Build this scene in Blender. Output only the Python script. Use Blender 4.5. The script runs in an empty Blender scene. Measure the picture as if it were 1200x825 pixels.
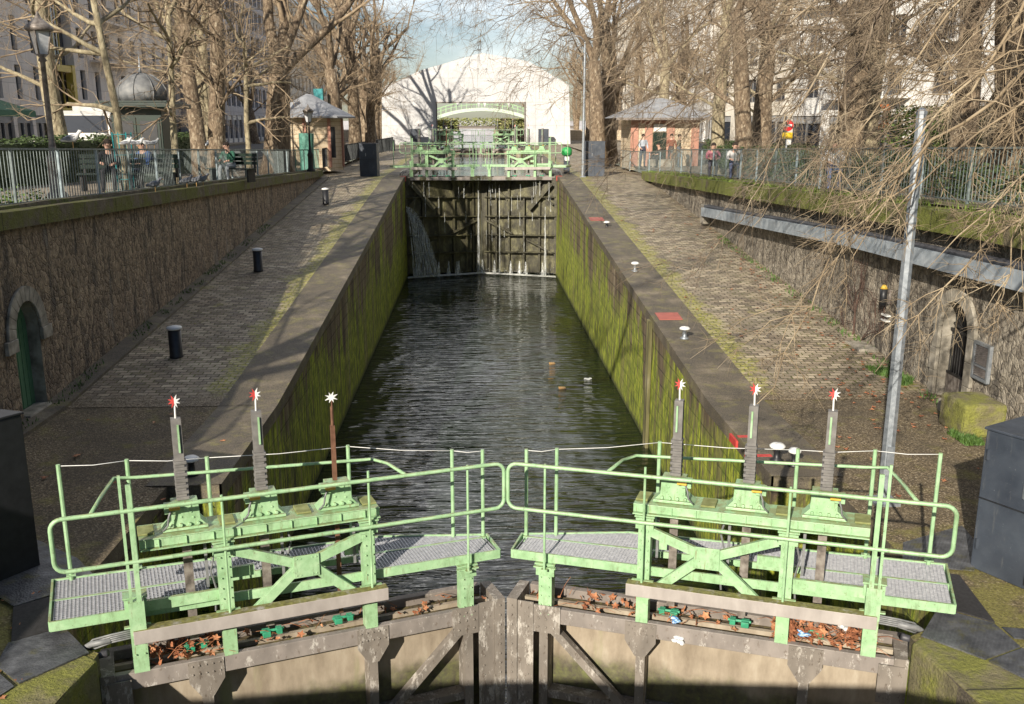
import bpy, bmesh, math, random
from mathutils import Vector, Matrix, Quaternion, noise
R = math.radians
V = Vector
random.seed(7)
sc = bpy.context.scene
C = sc.collection
# ------------------------------------------------------------------ camera
PITCH, YAW, F = 13.55, 2.2, 1100.0
cd = bpy.data.cameras.new('camera'); cam = bpy.data.objects.new('camera', cd); C.objects.link(cam)
cd.sensor_width = 36.0; cd.lens = 36.0 * F / 1200.0; cd.clip_start = 0.1; cd.clip_end = 6000
cam.location = (-0.3, 0, 0)
cam.rotation_euler = (R(90 - PITCH), 0, -R(YAW))
sc.camera = cam
# ------------------------------------------------------------------ world, sun, exposure
SUN_EL, SUN_AZ = 25.2, 24.3          # light travels towards +x, +y
w = bpy.data.worlds.new('World'); sc.world = w; w.use_nodes = True
nt = w.node_tree; nt.nodes.clear()
wo = nt.nodes.new('ShaderNodeOutputWorld'); bg = nt.nodes.new('ShaderNodeBackground')
sky = nt.nodes.new('ShaderNodeTexSky'); sky.sky_type = 'NISHITA'; sky.sun_disc = False
sky.sun_elevation = R(SUN_EL); sky.sun_rotation = R(180 + SUN_AZ); sky.air_density = 1.0; sky.dust_density = .6; sky.ozone_density = 2.5
tc = nt.nodes.new('ShaderNodeTexCoord'); mp = nt.nodes.new('ShaderNodeMapping'); mp.inputs['Scale'].default_value = (1, 1, 2.6)
nz = nt.nodes.new('ShaderNodeTexNoise'); nz.inputs['Scale'].default_value = 3.2; nz.inputs['Detail'].default_value = 8; nz.inputs['Roughness'].default_value = .58
rp = nt.nodes.new('ShaderNodeValToRGB'); rp.color_ramp.elements[0].position = .36; rp.color_ramp.elements[1].position = .56
mx = nt.nodes.new('ShaderNodeMix'); mx.data_type = 'RGBA'; mx.inputs['B'].default_value = (32.0, 31.5, 31.0, 1)
L_ = nt.links.new
L_(tc.outputs['Generated'], mp.inputs['Vector']); L_(mp.outputs[0], nz.inputs['Vector']); L_(nz.outputs['Fac'], rp.inputs['Fac'])
sx_ = nt.nodes.new('ShaderNodeSeparateXYZ'); L_(tc.outputs['Generated'], sx_.inputs[0])
def _mr(sock, a, b):
    m = nt.nodes.new('ShaderNodeMapRange'); m.interpolation_type = 'SMOOTHSTEP'; L_(sock, m.inputs['Value']); m.inputs['From Min'].default_value = a; m.inputs['From Max'].default_value = b; return m.outputs['Result']
def _mul(a, b):
    m = nt.nodes.new('ShaderNodeMath'); m.operation = 'MULTIPLY'; L_(a, m.inputs[0]); L_(b, m.inputs[1]); return m.outputs[0]
L_(_mul(_mul(rp.outputs['Color'], _mr(sx_.outputs[1], .1, .8)), _mr(sx_.outputs[2], -.01, .25)), mx.inputs['Factor']); L_(sky.outputs[0], mx.inputs['A']); L_(mx.outputs['Result'], bg.inputs['Color'])
bg.inputs['Strength'].default_value = 0.054
L_(bg.outputs[0], wo.inputs['Surface'])
sd = bpy.data.lights.new('sun', 'SUN'); sd.energy = 5.0; sd.angle = R(0.53); sd.color = (1.0, .91, .77)
sun = bpy.data.objects.new('sun', sd); C.objects.link(sun)
ldir = V((math.sin(R(SUN_AZ)) * math.cos(R(SUN_EL)), math.cos(R(SUN_AZ)) * math.cos(R(SUN_EL)), -math.sin(R(SUN_EL))))
sun.rotation_euler = ldir.to_track_quat('-Z', 'Y').to_euler(); sun.location = (-20, -40, 30)
sc.view_settings.view_transform = 'Standard'; sc.view_settings.look = 'None'
sc.view_settings.gamma = 1; sc.view_settings.use_curve_mapping = False
sc.view_settings.exposure = 0.55
# ------------------------------------------------------------------ pixel -> world
_P, _W = R(PITCH), R(YAW)
_fw = V((math.sin(_W) * math.cos(_P), math.cos(_W) * math.cos(_P), -math.sin(_P)))
_rt = V((math.cos(_W), -math.sin(_W), 0)); _up = _rt.cross(_fw); _C = V((-.3, 0, 0))
def at(px, py, ax, val):
    r = _rt * ((px - 600) / F) - _up * ((py - 412.5) / F) + _fw
    return _C + r * ((val - _C[ax]) / r[ax])
def zst(y):                                   # street level along the canal
    pts = [(-60, -1.37), (15, -1.37), (46, -2.15), (60, -2.15), (77, -1.95), (95, -1.8), (2000, -1.8)]
    for (a, b), (c, d) in zip(pts, pts[1:]):
        if y <= c: return b + (d - b) * (y - a) / (c - a)
    return -1.8
def zq(y):                                    # quay level along the canal
    pts = [(-60, -4.85), (16.2, -4.85), (47.6, -2.52), (60, -2.42), (77, -2.1), (95, -1.85), (2000, -1.85)]
    for (a, b), (c, d) in zip(pts, pts[1:]):
        if y <= c: return b + (d - b) * (y - a) / (c - a)
    return -1.85
# ------------------------------------------------------------------ materials
class NT:
    def __init__(s, name):
        s.m = bpy.data.materials.new(name); s.m.use_nodes = True; s.t = s.m.node_tree; s.b = s.t.nodes['Principled BSDF']
        s.geo = s.t.nodes.new('ShaderNodeNewGeometry'); s.tc = None
    def n(s, t, **k):
        x = s.t.nodes.new(t)
        for a, b in k.items(): setattr(x, a, b)
        return x
    def put(s, sock, v):
        if hasattr(v, 'is_output'): s.t.links.new(v, sock)
        elif isinstance(v, (tuple, list)) and len(v) == 3 and sock.type == 'RGBA': sock.default_value = (*v, 1)
        else: sock.default_value = v
    def pos(s, coord='W', scale=(1, 1, 1), rot=(0, 0, 0)):
        if coord == 'W': o = s.geo.outputs['Position']
        else:
            if not s.tc: s.tc = s.n('ShaderNodeTexCoord')
            o = s.tc.outputs['Object']
        mpn = s.n('ShaderNodeMapping'); s.t.links.new(o, mpn.inputs['Vector']); mpn.inputs['Scale'].default_value = scale; mpn.inputs['Rotation'].default_value = rot
        return mpn.outputs[0]
    def noise(s, vec, scale=5, detail=5, rough=.55, dist=0):
        x = s.n('ShaderNodeTexNoise'); s.put(x.inputs['Vector'], vec); x.inputs['Scale'].default_value = scale
        x.inputs['Detail'].default_value = detail; x.inputs['Roughness'].default_value = rough; x.inputs['Distortion'].default_value = dist
        return x.outputs['Fac']
    def vor(s, vec, scale=5, feature='F1', out='Distance', rnd=1):
        x = s.n('ShaderNodeTexVoronoi', feature=feature); s.put(x.inputs['Vector'], vec); x.inputs['Scale'].default_value = scale; x.inputs['Randomness'].default_value = rnd
        return x.outputs[out]
    def ramp(s, fac, stops, interp='LINEAR'):
        x = s.n('ShaderNodeValToRGB'); r = x.color_ramp; r.interpolation = interp
        while len(r.elements) < len(stops): r.elements.new(.5)
        for e, (p, c) in zip(r.elements, stops):
            e.position = p; e.color = (c, c, c, 1) if isinstance(c, (int, float)) else (*c, 1)
        s.put(x.inputs['Fac'], fac); return x.outputs['Color']
    def mix(s, f, a, b, mode='MIX'):
        x = s.n('ShaderNodeMix', data_type='RGBA', blend_type=mode); s.put(x.inputs['Factor'], f); s.put(x.inputs['A'], a); s.put(x.inputs['B'], b)
        return x.outputs['Result']
    def math(s, op, a, b=0, c=0, clamp=False):
        x = s.n('ShaderNodeMath', operation=op, use_clamp=clamp); s.put(x.inputs[0], a); s.put(x.inputs[1], b); s.put(x.inputs[2], c)
        return x.outputs[0]
    def sep(s, vec):
        x = s.n('ShaderNodeSeparateXYZ'); s.put(x.inputs[0], vec); return x.outputs
    def comb(s, a, b, c=0):
        x = s.n('ShaderNodeCombineXYZ'); s.put(x.inputs[0], a); s.put(x.inputs[1], b); s.put(x.inputs[2], c); return x.outputs[0]
    def step(s, v, a, b):                      # smooth map a..b -> 0..1
        x = s.n('ShaderNodeMapRange', interpolation_type='SMOOTHSTEP'); s.put(x.inputs['Value'], v)
        x.inputs['From Min'].default_value = a; x.inputs['From Max'].default_value = b
        return x.outputs['Result']
    def bump(s, h, strength=.5, dist=.02, nrm=None):
        x = s.n('ShaderNodeBump'); s.put(x.inputs['Height'], h); x.inputs['Strength'].default_value = strength; x.inputs['Distance'].default_value = dist
        if nrm is not None: s.put(x.inputs['Normal'], nrm)
        return x.outputs[0]
    def out(s, col, rough=.8, metal=0, nrm=None, **k):
        s.put(s.b.inputs['Base Color'], col); s.put(s.b.inputs['Roughness'], rough); s.put(s.b.inputs['Metallic'], metal)
        if nrm is not None: s.put(s.b.inputs['Normal'], nrm)
        for a, b in k.items(): s.put(s.b.inputs[a.replace('_', ' ')], b)
        return s.m
def simple(name, cols, scale=6, rough=.7, bump=.15, bd=.01, metal=0, stretch=(1, 1, 1), coord='O', detail=6, spec=None):
    n = NT(name); p = n.pos(coord, stretch); f = n.noise(p, scale, detail)
    k = len(cols); c = n.ramp(f, [(.3 + .4 * i / max(1, k - 1), c) for i, c in enumerate(cols)]) if k > 1 else cols[0]
    m = n.out(c, rough, metal, n.bump(f, bump, bd) if bump else None)
    if spec is not None: n.b.inputs['Specular IOR Level'].default_value = spec
    return m
M = {}
def mk_cobble():
    n = NT('cobble'); P = n.geo.outputs['Position']; d = n.noise(P, 1.3, 3)
    pp = n.n('ShaderNodeVectorMath', operation='ADD'); n.put(pp.inputs[0], P); x = n.n('ShaderNodeTexNoise'); x.inputs['Scale'].default_value = 4
    sc_ = n.n('ShaderNodeVectorMath', operation='SCALE'); n.put(sc_.inputs[0], x.outputs['Color']); sc_.inputs['Scale'].default_value = .085; n.put(x.inputs['Vector'], P)
    n.put(pp.inputs[1], sc_.outputs[0])
    b = n.n('ShaderNodeTexBrick'); n.put(b.inputs['Vector'], pp.outputs[0]); b.inputs['Scale'].default_value = 1
    b.inputs['Brick Width'].default_value = .23; b.inputs['Row Height'].default_value = .145; b.inputs['Mortar Size'].default_value = .014; b.inputs['Mortar Smooth'].default_value = .6
    b.inputs['Color1'].default_value = (0, 0, 0, 1); b.inputs['Color2'].default_value = (1, 1, 1, 1); b.inputs['Mortar'].default_value = (.5, .5, .5, 1)
    stone = n.ramp(b.outputs['Color'], [(0, (.11, .080, .050)), (.35, (.25, .19, .125)), (.65, (.40, .32, .22)), (1, (.62, .52, .37))])
    stone = n.mix(n.step(n.noise(P, .7, 5), .45, .7), stone, n.mix(.5, stone, (.12, .09, .06)))
    stone = n.mix(n.math('MULTIPLY', n.step(n.noise(P, .45, 6, .7), .5, .62), .45), stone, (.42, .36, .26))
    stone = n.mix(.35, stone, n.ramp(n.noise(P, 40, 4), [(.3, (.06, .05, .04)), (.7, (.42, .37, .3))]))
    mo = n.ramp(n.noise(P, 2.0, 4), [(.4, (.055, .042, .025)), (.6, (.12, .13, .03))])
    col = n.mix(b.outputs['Fac'], stone, mo)
    S = n.sep(P); ax = n.math('ABSOLUTE', S[0])
    edge = n.math('SUBTRACT', 1, n.math('MULTIPLY', n.math('ABSOLUTE', n.math('SUBTRACT', ax, 5.0)), 1.5), clamp=True)
    mossf = n.math('ADD', n.noise(P, 1.1, 7, .7), n.math('MULTIPLY', edge, .30))
    mossf = n.step(mossf, .575, .71)
    mossf = n.math('MULTIPLY', mossf, n.step(n.noise(P, 17, 4), .35, .6))
    col = n.mix(n.math('MULTIPLY', mossf, .8), col, n.ramp(n.noise(P, 9, 3), [(.35, (.17, .18, .02)), (.65, (.42, .41, .06))]))
    ta = n.math('SUBTRACT', 1, n.step(n.math('ADD', S[1], n.math('MULTIPLY', n.noise(P, 1.6, 5, .7), 2.0)), 17.3, 18.0))
    col = n.mix(ta, col, n.ramp(n.sep(n.vor(P, 55, out='Color'))[0], [(0, (.05, .036, .021)), (.5, (.13, .098, .056)), (1, (.36, .29, .2))]))
    h = n.math('SUBTRACT', n.math('MULTIPLY', n.noise(P, 22, 3), .35), n.math('MULTIPLY', b.outputs['Fac'], n.math('SUBTRACT', 1, n.math('MULTIPLY', ta, .8))))
    h = n.math('ADD', h, n.math('MULTIPLY', n.noise(P, 2.2, 4), 2.2))
    return n.out(col, n.ramp(n.noise(P, 3, 3), [(.3, .55), (.7, .85)]), 0, n.bump(h, .9, .035))
M['cobble'] = mk_cobble()
def mk_tarmac():
    n = NT('gravel_tarmac'); P = n.geo.outputs['Position']
    sp = n.vor(P, 55, out='Color'); v = n.sep(sp)[0]
    col = n.ramp(v, [(0, (.05, .036, .021)), (.5, (.13, .098, .056)), (.85, (.22, .17, .10)), (1, (.42, .35, .24))])
    S = n.sep(P)
    big = n.noise(P, .8, 5)
    col = n.mix(n.step(big, .4, .65), col, n.mix(.55, col, (.06, .05, .035)))
    near = n.math('SUBTRACT', 1, n.step(S[1], 8.6, 11.0))
    rgt = n.step(S[0], 4.0, 5.0)
    mf = n.math('ADD', n.math('MULTIPLY', near, .22), n.noise(P, 2.3, 6, .65))
    mf = n.step(mf, .52, .74)
    col = n.mix(n.math('MULTIPLY', mf, .75), col, n.ramp(n.noise(P, 45, 3), [(.35, (.10, .09, .018)), (.65, (.27, .25, .06))]))
    return n.out(col, .9, 0, n.bump(n.vor(P, 55), .5, .012))
M['tarmac'] = mk_tarmac()
def mk_edge():
    n = NT('edge_stone'); P = n.geo.outputs['Position']; S = n.sep(P)
    b = n.n('ShaderNodeTexBrick'); n.put(b.inputs['Vector'], n.comb(S[1], S[0])); b.inputs['Scale'].default_value = 1
    b.inputs['Brick Width'].default_value = 1.5; b.inputs['Row Height'].default_value = 5; b.inputs['Mortar Size'].default_value = .008
    b.inputs['Color1'].default_value = (.6, .6, .6, 1); b.inputs['Color2'].default_value = (1, 1, 1, 1); b.inputs['Mortar'].default_value = (.3, .3, .3, 1); b.offset = 0
    c = n.ramp(n.noise(P, 1.6, 8, .65), [(.36, (.035, .030, .025)), (.54, (.095, .078, .055)), (.68, (.26, .215, .15))])
    c = n.mix(1, c, b.outputs['Color'], 'MULTIPLY')
    c = n.mix(n.math('MULTIPLY', n.step(n.noise(P, 2.5, 8, .75), .50, .64), .6), c, (.20, .19, .04))
    c = n.mix(.3, c, n.ramp(n.noise(P, 45, 4, .7), [(.35, (.03, .025, .02)), (.65, (.40, .34, .25))]))
    return n.out(c, .75, 0, n.bump(n.noise(P, 14, 6), .4, .015))
M['edge'] = mk_edge()
def mk_rubble(name, cols, moss=0.0, dark=(.03, .025, .022)):
    n = NT(name); P = n.geo.outputs['Position']
    vp = n.pos('W', (1, 1, .9)); d = n.n('ShaderNodeTexNoise'); d.inputs['Scale'].default_value = 2.5; n.put(d.inputs['Vector'], vp)
    s_ = n.n('ShaderNodeVectorMath', operation='SCALE'); n.put(s_.inputs[0], d.outputs['Color']); s_.inputs['Scale'].default_value = .45
    a_ = n.n('ShaderNodeVectorMath', operation='ADD'); n.put(a_.inputs[0], vp); n.put(a_.inputs[1], s_.outputs[0])
    cell = n.sep(n.vor(a_.outputs[0], 6.4, out='Color'))[0]; ed = n.vor(a_.outputs[0], 6.4, 'DISTANCE_TO_EDGE')
    col = n.ramp(cell, [(0, cols[0]), (.5, cols[1]), (1, cols[2])])
    col = n.mix(.5, col, n.ramp(n.noise(n.pos('W', (1, 1, .7)), 11, 9, .75), [(.42, dark), (.50, cols[1]), (.58, cols[2])]))
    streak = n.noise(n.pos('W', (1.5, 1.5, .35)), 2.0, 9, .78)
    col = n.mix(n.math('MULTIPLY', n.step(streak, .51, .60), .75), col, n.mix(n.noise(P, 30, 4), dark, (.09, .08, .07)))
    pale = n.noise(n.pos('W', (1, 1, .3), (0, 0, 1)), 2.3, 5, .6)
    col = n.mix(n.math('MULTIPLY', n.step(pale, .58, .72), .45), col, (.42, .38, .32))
    mort = n.step(ed, .0, .05)
    col = n.mix(mort, n.mix(.38, col, (.055, .045, .035)), col)
    if moss:
        col = n.mix(n.math('MULTIPLY', n.step(n.noise(P, 1.4, 6, .7), .5, .7), moss), col, (.10, .12, .02))
    h = n.math('ADD', n.math('MULTIPLY', n.step(ed, 0, .14), .5), n.math('MULTIPLY', n.noise(P, 14, 8, .75), 1.3))
    return n.out(col, .9, 0, n.bump(h, 1.0, .06))
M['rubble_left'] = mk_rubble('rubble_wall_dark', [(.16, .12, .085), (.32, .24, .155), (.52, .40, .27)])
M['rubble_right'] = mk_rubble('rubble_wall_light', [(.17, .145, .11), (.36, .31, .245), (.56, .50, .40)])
def mk_mossy(name, base, mossc, thr=(.42, .6), sc_=1.6):
    n = NT(name); P = n.geo.outputs['Position']; nn = n.sep(n.geo.outputs['Normal'])
    c = n.ramp(n.noise(P, 4, 8, .65), [(.3, tuple(x * .45 for x in base)), (.7, base)])
    f = n.step(n.noise(P, sc_, 8, .7), *thr)
    mc = n.ramp(n.noise(P, 30, 5, .7), [(.3, tuple(x * .5 for x in mossc)), (.7, mossc)])
    c = n.mix(n.math('MULTIPLY', f, .9), c, mc)
    S = n.sep(P); b = n.n('ShaderNodeTexBrick'); n.put(b.inputs['Vector'], n.comb(S[1], 25)); b.inputs['Scale'].default_value = 1
    b.inputs['Brick Width'].default_value = 1.6; b.inputs['Row Height'].default_value = 50; b.inputs['Mortar Size'].default_value = .012
    c = n.mix(n.math('MULTIPLY', b.outputs['Fac'], .8), c, (.02, .02, .015))
    h = n.math('ADD', n.noise(P, 25, 6, .7), n.math('MULTIPLY', n.noise(P, 5, 5, .7), 1.5)); h = n.math('SUBTRACT', h, b.outputs['Fac'])
    return n.out(c, .95, 0, n.bump(h, .9, .045))
M['coping'] = mk_mossy('mossy_coping', (.20, .165, .11), (.17, .18, .03), (.40, .56))
M['coping_right'] = mk_mossy('green_mossy_coping', (.20, .165, .10), (.21, .24, .035), (.36, .50), 1.2)
M['block'] = mk_mossy('mossy_block', (.26, .23, .13), (.30, .31, .06), (.4, .6), 2.2)
M['verge'] = mk_mossy('mossy_earth', (.20, .17, .12), (.13, .16, .025), (.46, .62), 2.4)
M['dirt'] = simple('dirt', [(.12, .10, .075), (.24, .20, .15), (.33, .29, .22)], 2.5, .95, .3, .02, coord='W')
M['road'] = simple('asphalt_road', [(.04, .04, .042), (.07, .07, .07)], 12, .9, .2, coord='W')
def mk_chamber():
    n = NT('chamber_wall'); P = n.geo.outputs['Position']; S = n.sep(P)
    b = n.n('ShaderNodeTexBrick'); n.put(b.inputs['Vector'], n.comb(S[1], S[2])); b.inputs['Scale'].default_value = 1
    b.inputs['Brick Width'].default_value = .9; b.inputs['Row Height'].default_value = .34; b.inputs['Mortar Size'].default_value = .02; b.inputs['Mortar Smooth'].default_value = .5
    st = n.noise(n.pos('W', (1, 1, .10)), 3.2, 8, .7)
    c = n.ramp(st, [(.3, (.035, .026, .017)), (.48, (.12, .085, .05)), (.58, (.21, .16, .10)), (.7, (.36, .31, .22))])
    c = n.mix(n.math('MULTIPLY', b.outputs['Fac'], .6), c, (.022, .018, .012))
    zf = n.math('SUBTRACT', 1, n.step(S[2], -6.8, -4.3))
    zf = n.math('ADD', zf, n.math('MULTIPLY_ADD', n.noise(n.pos('W', (1, 1, .12)), .55, 5), 2.6, -1.10))
    mf = n.math('ADD', n.math('MULTIPLY', zf, .26), n.noise(n.pos('W', (1, 1, .33)), 1.15, 8, .66))
    mf = n.step(mf, .53, .68)
    mc = n.ramp(n.noise(n.pos('W', (1, 1, .3)), 9, 6, .7), [(.3, (.045, .065, .008)), (.47, (.17, .225, .015)), (.60, (.46, .50, .045))])
    sk = n.step(n.noise(n.pos('W', (1, 1, .06)), 6.5, 5, .6), .40, .52)
    c = n.mix(n.math('MULTIPLY', mf, n.math('MULTIPLY_ADD', sk, .65, .35)), c, mc)
    dk = n.step(n.noise(n.pos('W', (1, 1, .25), (0, 0, 2)), 1.3, 7, .75), .54, .66); c = n.mix(n.math('MULTIPLY', dk, .7), c, (.03, .025, .015))
    wet = n.math('SUBTRACT', 1, n.step(S[2], -7.7, -7.45)); c = n.mix(n.math('MULTIPLY', wet, .8), c, (.012, .014, .006))
    h = n.math('SUBTRACT', n.noise(n.pos('W', (1, 1, .4)), 20, 7, .7), n.math('MULTIPLY', b.outputs['Fac'], .5))
    return n.out(c, .85, 0, n.bump(h, 1.0, .05))
M['chamber'] = mk_chamber()
def mk_water(name, col, strength, sc_, ang=0, wdist=.03):
    n = NT(name)
    p1 = n.pos('W', (.38, 2.3, 1), (0, 0, ang)); p2 = n.pos('W', (.45, 2.0, 1), (0, 0, ang + .2))
    h = n.math('ADD', n.noise(p1, sc_, 2, .45, .5), n.math('MULTIPLY', n.noise(p2, sc_ * 2.6, 2, .5), .16))
    big = n.step(n.noise(n.pos('W', (.5, .25, 1)), .9, 3), .35, .6); h = n.math('MULTIPLY', h, n.math('MULTIPLY_ADD', big, .7, .45))
    return n.out(col, .03, 0, n.bump(h, strength, wdist), IOR=1.42)
M['water'] = mk_water('lock_water', (.008, .015, .005), 1.0, 2.1, 0, .105)
M['water_up'] = mk_water('basin_water', (.05, .06, .05), .6, 2.4, 0, .03)
M['foam'] = simple('foam', [(.30, .31, .28), (.85, .86, .84)], 18, .6, .5, .02, coord='W')
def mk_green():
    n = NT('green_paint'); p = n.pos('W')
    c = n.ramp(n.noise(p, 7, 7, .65), [(.3, (.24, .40, .21)), (.5, (.32, .51, .29)), (.7, (.42, .60, .37))])
    nn = n.sep(n.geo.outputs['Normal']); upf = n.step(nn[2], .7, .95)
    mo = n.math('MULTIPLY', upf, n.step(n.noise(p, 7, 8, .75), .40, .56))
    c = n.mix(n.math('MULTIPLY', mo, .7), c, (.20, .18, .05))
    run = n.step(n.noise(n.pos('W', (1, 1, .12)), 26, 5, .7), .60, .68); c = n.mix(n.math('MULTIPLY', run, .55), c, (.20, .13, .06))
    chips = n.step(n.noise(p, 30, 8, .8), .60, .64)
    c = n.mix(n.math('MULTIPLY', chips, .8), c, (.12, .08, .045))
    gr = n.step(n.noise(n.pos('W', (1, 1, .25)), 11, 8, .75), .50, .68); c = n.mix(n.math('MULTIPLY', gr, .5), c, (.13, .17, .08))
    return n.out(c, .42, 0, n.bump(n.noise(p, 30, 4), .12, .005))
M['green'] = mk_green()
def mk_worn(name, a, b, c_, thr=.52, stretch=.4):
    n = NT(name); p = n.pos('W', (1, 1, stretch))
    f = n.step(n.noise(p, 9, 9, .78), thr - .04, thr + .05)
    col = n.mix(f, n.ramp(n.noise(p, 5, 5), [(.3, tuple(x * .6 for x in a)), (.7, a)]), b)
    col = n.mix(n.math('MULTIPLY', n.step(n.noise(p, 22, 6, .7), .58, .66), .7), col, c_)
    return n.out(col, .7, 0, n.bump(f, .3, .006))
M['worn'] = mk_worn('peeling_beam_paint', (.24, .21, .18), (.43, .40, .36), (.07, .05, .035), .555)
M['beam'] = mk_worn('weathered_beam', (.25, .215, .19), (.36, .32, .28), (.12, .10, .075), .60, 1)
M['beam2'] = mk_worn('grey_flange_paint', (.30, .265, .24), (.50, .47, .43), (.13, .10, .075), .60, .5)
M['trough'] = simple('wet_debris', [(.03, .025, .015), (.10, .075, .04), (.17, .15, .05)], 18, .9, .8, .02, coord='W')
def mk_fender():
    n = NT('fender_paint'); P = n.geo.outputs['Position']; nn = n.sep(n.geo.outputs['Normal'])
    c = n.ramp(n.noise(n.pos('W', (1, 1, .4)), 5, 7, .65), [(.3, (.30, .27, .25)), (.6, (.40, .365, .34)), (.8, (.48, .45, .42))])
    c = n.mix(n.math('MULTIPLY', n.step(nn[2], .6, .9), n.step(n.noise(P, 8, 6, .7), .3, .5)), c, n.ramp(n.noise(P, 25, 5), [(.3, (.10, .085, .03)), (.7, (.25, .23, .07))]))
    return n.out(c, .6, 0, n.bump(n.noise(P, 20, 5), .15, .005))
M['fender'] = mk_fender()
def mk_panel():
    n = NT('gate_plate'); P = n.geo.outputs['Position']; S = n.sep(P)
    c = n.ramp(n.noise(n.pos('W', (1, 1, .35)), 4, 8, .65), [(.3, (.20, .16, .115)), (.55, (.34, .285, .215)), (.75, (.45, .40, .32))])
    low = n.math('SUBTRACT', 1, n.step(n.math('ADD', S[2], n.math('MULTIPLY', n.noise(P, 3, 6), .5)), -5.78, -5.5))
    c = n.mix(n.math('MULTIPLY', low, .85), c, n.ramp(n.noise(P, 14, 6, .7), [(.35, (.02, .018, .012)), (.6, (.075, .085, .02)), (.75, (.15, .17, .04))]))
    g = n.step(n.noise(n.pos('W', (1, 1, .15)), 3, 5), .6, .75); c = n.mix(n.math('MULTIPLY', g, .5), c, (.16, .2, .05))
    return n.out(c, .75, 0, n.bump(n.noise(P, 12, 6), .2, .01))
M['panel'] = mk_panel()
def mk_wetgate(name, dark):
    n = NT(name); P = n.geo.outputs['Position']
    c = n.ramp(n.noise(n.pos('W', (1, 1, .6)), 3.2, 8, .7), [(.3, (.016, .014, .010)), (.48, (.06, .055, .032)), (.62, (.14, .13, .065)), (.76, (.28, .27, .19))])
    if dark: c = n.mix(.4, c, (.05, .045, .03))
    return n.out(c, .5, 0, n.bump(n.noise(P, 16, 6, .7), .7, .03))
M['wetgate'] = mk_wetgate('wet_mossy_plate', False); M['wetrib'] = mk_wetgate('wet_dark_rib', True)
M['galv'] = simple('galvanised_steel', [(.22, .245, .27), (.30, .33, .365), (.40, .43, .46)], 14, .45, .05, .003, .55)
M['grate'] = simple('grating_steel', [(.30, .31, .34), (.50, .51, .54)], 25, .4, .05, .003, .35)
M['rack'] = simple('rubber_boot', [(.12, .115, .11), (.21, .20, .19)], 12, .8, .2)
M['steel'] = simple('weathered_steel', [(.10, .085, .075), (.22, .19, .17), (.34, .31, .28)], 12, .55, .2, .004, .3)
M['rust'] = simple('rusty_steel', [(.10, .045, .025), (.20, .10, .06)], 15, .8, .3)
M['whitepaint'] = simple('white_paint', [(.66, .66, .64), (.82, .82, .80)], 12, .5, .05)
M['redpaint'] = simple('red_paint', [(.42, .035, .03), (.60, .07, .06)], 12, .6, .1)
M['redfade'] = simple('faded_red_plate', [(.30, .09, .07), (.46, .13, .10)], 6, .7, .2, coord='W')
M['black'] = simple('black_paint', [(.012, .013, .016), (.025, .026, .030)], 10, .45, .05)
M['box'] = simple('blue_black_cabinet_paint', [(.035, .042, .058), (.060, .070, .090)], 3, .38, .03)
def mk_box():
    n = NT('blue_black_cabinet_paint'); P = n.geo.outputs['Position']
    c = n.ramp(n.noise(P, 1.6, 6, .6), [(.3, (.030, .037, .052)), (.7, (.065, .078, .10))])
    c = n.mix(n.math('MULTIPLY', n.step(n.noise(n.pos('W', (1, 1, .15)), 9, 6, .7), .56, .7), .35), c, (.16, .16, .15))
    c = n.mix(n.math('MULTIPLY', n.step(n.noise(P, 38, 7, .8), .63, .67), .6), c, (.25, .26, .28))
    return n.out(c, n.ramp(n.noise(P, 5, 4), [(.3, .3), (.7, .6)]), 0, n.bump(n.noise(P, 3, 2), .15, .02))
M['box'] = mk_box()
M['white_boll'] = M['whitepaint']
M['plate'] = None
def mk_tread():
    n = NT('tread_plate'); P = n.geo.outputs['Position']
    ck = n.n('ShaderNodeTexWave'); ck.inputs['Scale'].default_value = 9; n.put(ck.inputs['Vector'], n.pos('W', (1, 1, 1), (0, 0, .6)))
    c = n.ramp(n.noise(P, 6, 6, .6), [(.3, (.05, .052, .058)), (.55, (.12, .125, .135)), (.8, (.23, .235, .25))])
    c = n.mix(n.math('MULTIPLY', n.step(n.noise(P, 4, 7, .7), .52, .68), .6), c, (.15, .14, .04))
    return n.out(c, .5, .35, n.bump(n.math('ADD', n.math('MULTIPLY', ck.outputs['Fac'], .6), n.vor(P, 38)), .6, .008))
M['plate'] = mk_tread()
M['plateblack'] = simple('black_rubber_plate', [(.018, .017, .018), (.035, .034, .036)], 30, .8, .4, .005, coord='W')
M['cable'] = simple('grey_conduit', [(.13, .135, .14), (.24, .245, .25)], 20, .5, .1)
M['cabledark'] = simple('dark_hose', [(.03, .03, .035), (.07, .07, .08)], 20, .5, .1)
M['yellow'] = simple('yellow_cap', [(.55, .36, .05), (.66, .45, .08)], 20, .5, .1)
M['emerald'] = simple('emerald_clamp_paint', [(.03, .22, .12), (.05, .34, .19)], 20, .5, .1)
M['leaf'] = simple('dry_leaf', [(.16, .055, .025), (.34, .13, .06), (.52, .27, .14)], 9, .85, .2, coord='W')
def mk_bark(name, cols, sc_=5, b=.6):
    n = NT(name); p = n.pos('O', (1, 1, .55))
    f = n.noise(p, sc_ * 2, 9, .72, .4); v = n.sep(n.vor(n.pos('O', (1, 1, .4)), sc_ * 3.5, out='Color'))[0]
    c = n.ramp(n.math('ADD', n.math('MULTIPLY', f, .75), n.math('MULTIPLY', v, .25)), [(.22, cols[0]), (.42, cols[1]), (.58, cols[2]), (.8, cols[3])])
    return n.out(c, .9, 0, n.bump(n.math('ADD', f, n.noise(p, sc_ * 5, 5, .6)), b, .06))
M['bark'] = mk_bark('plane_bark', [(.05, .036, .024), (.13, .092, .060), (.24, .18, .12), (.56, .50, .38)])
M['barkpale'] = mk_bark('pale_plane_bark', [(.14, .115, .075), (.24, .20, .13), (.36, .31, .20), (.52, .47, .33)], 4)
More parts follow.
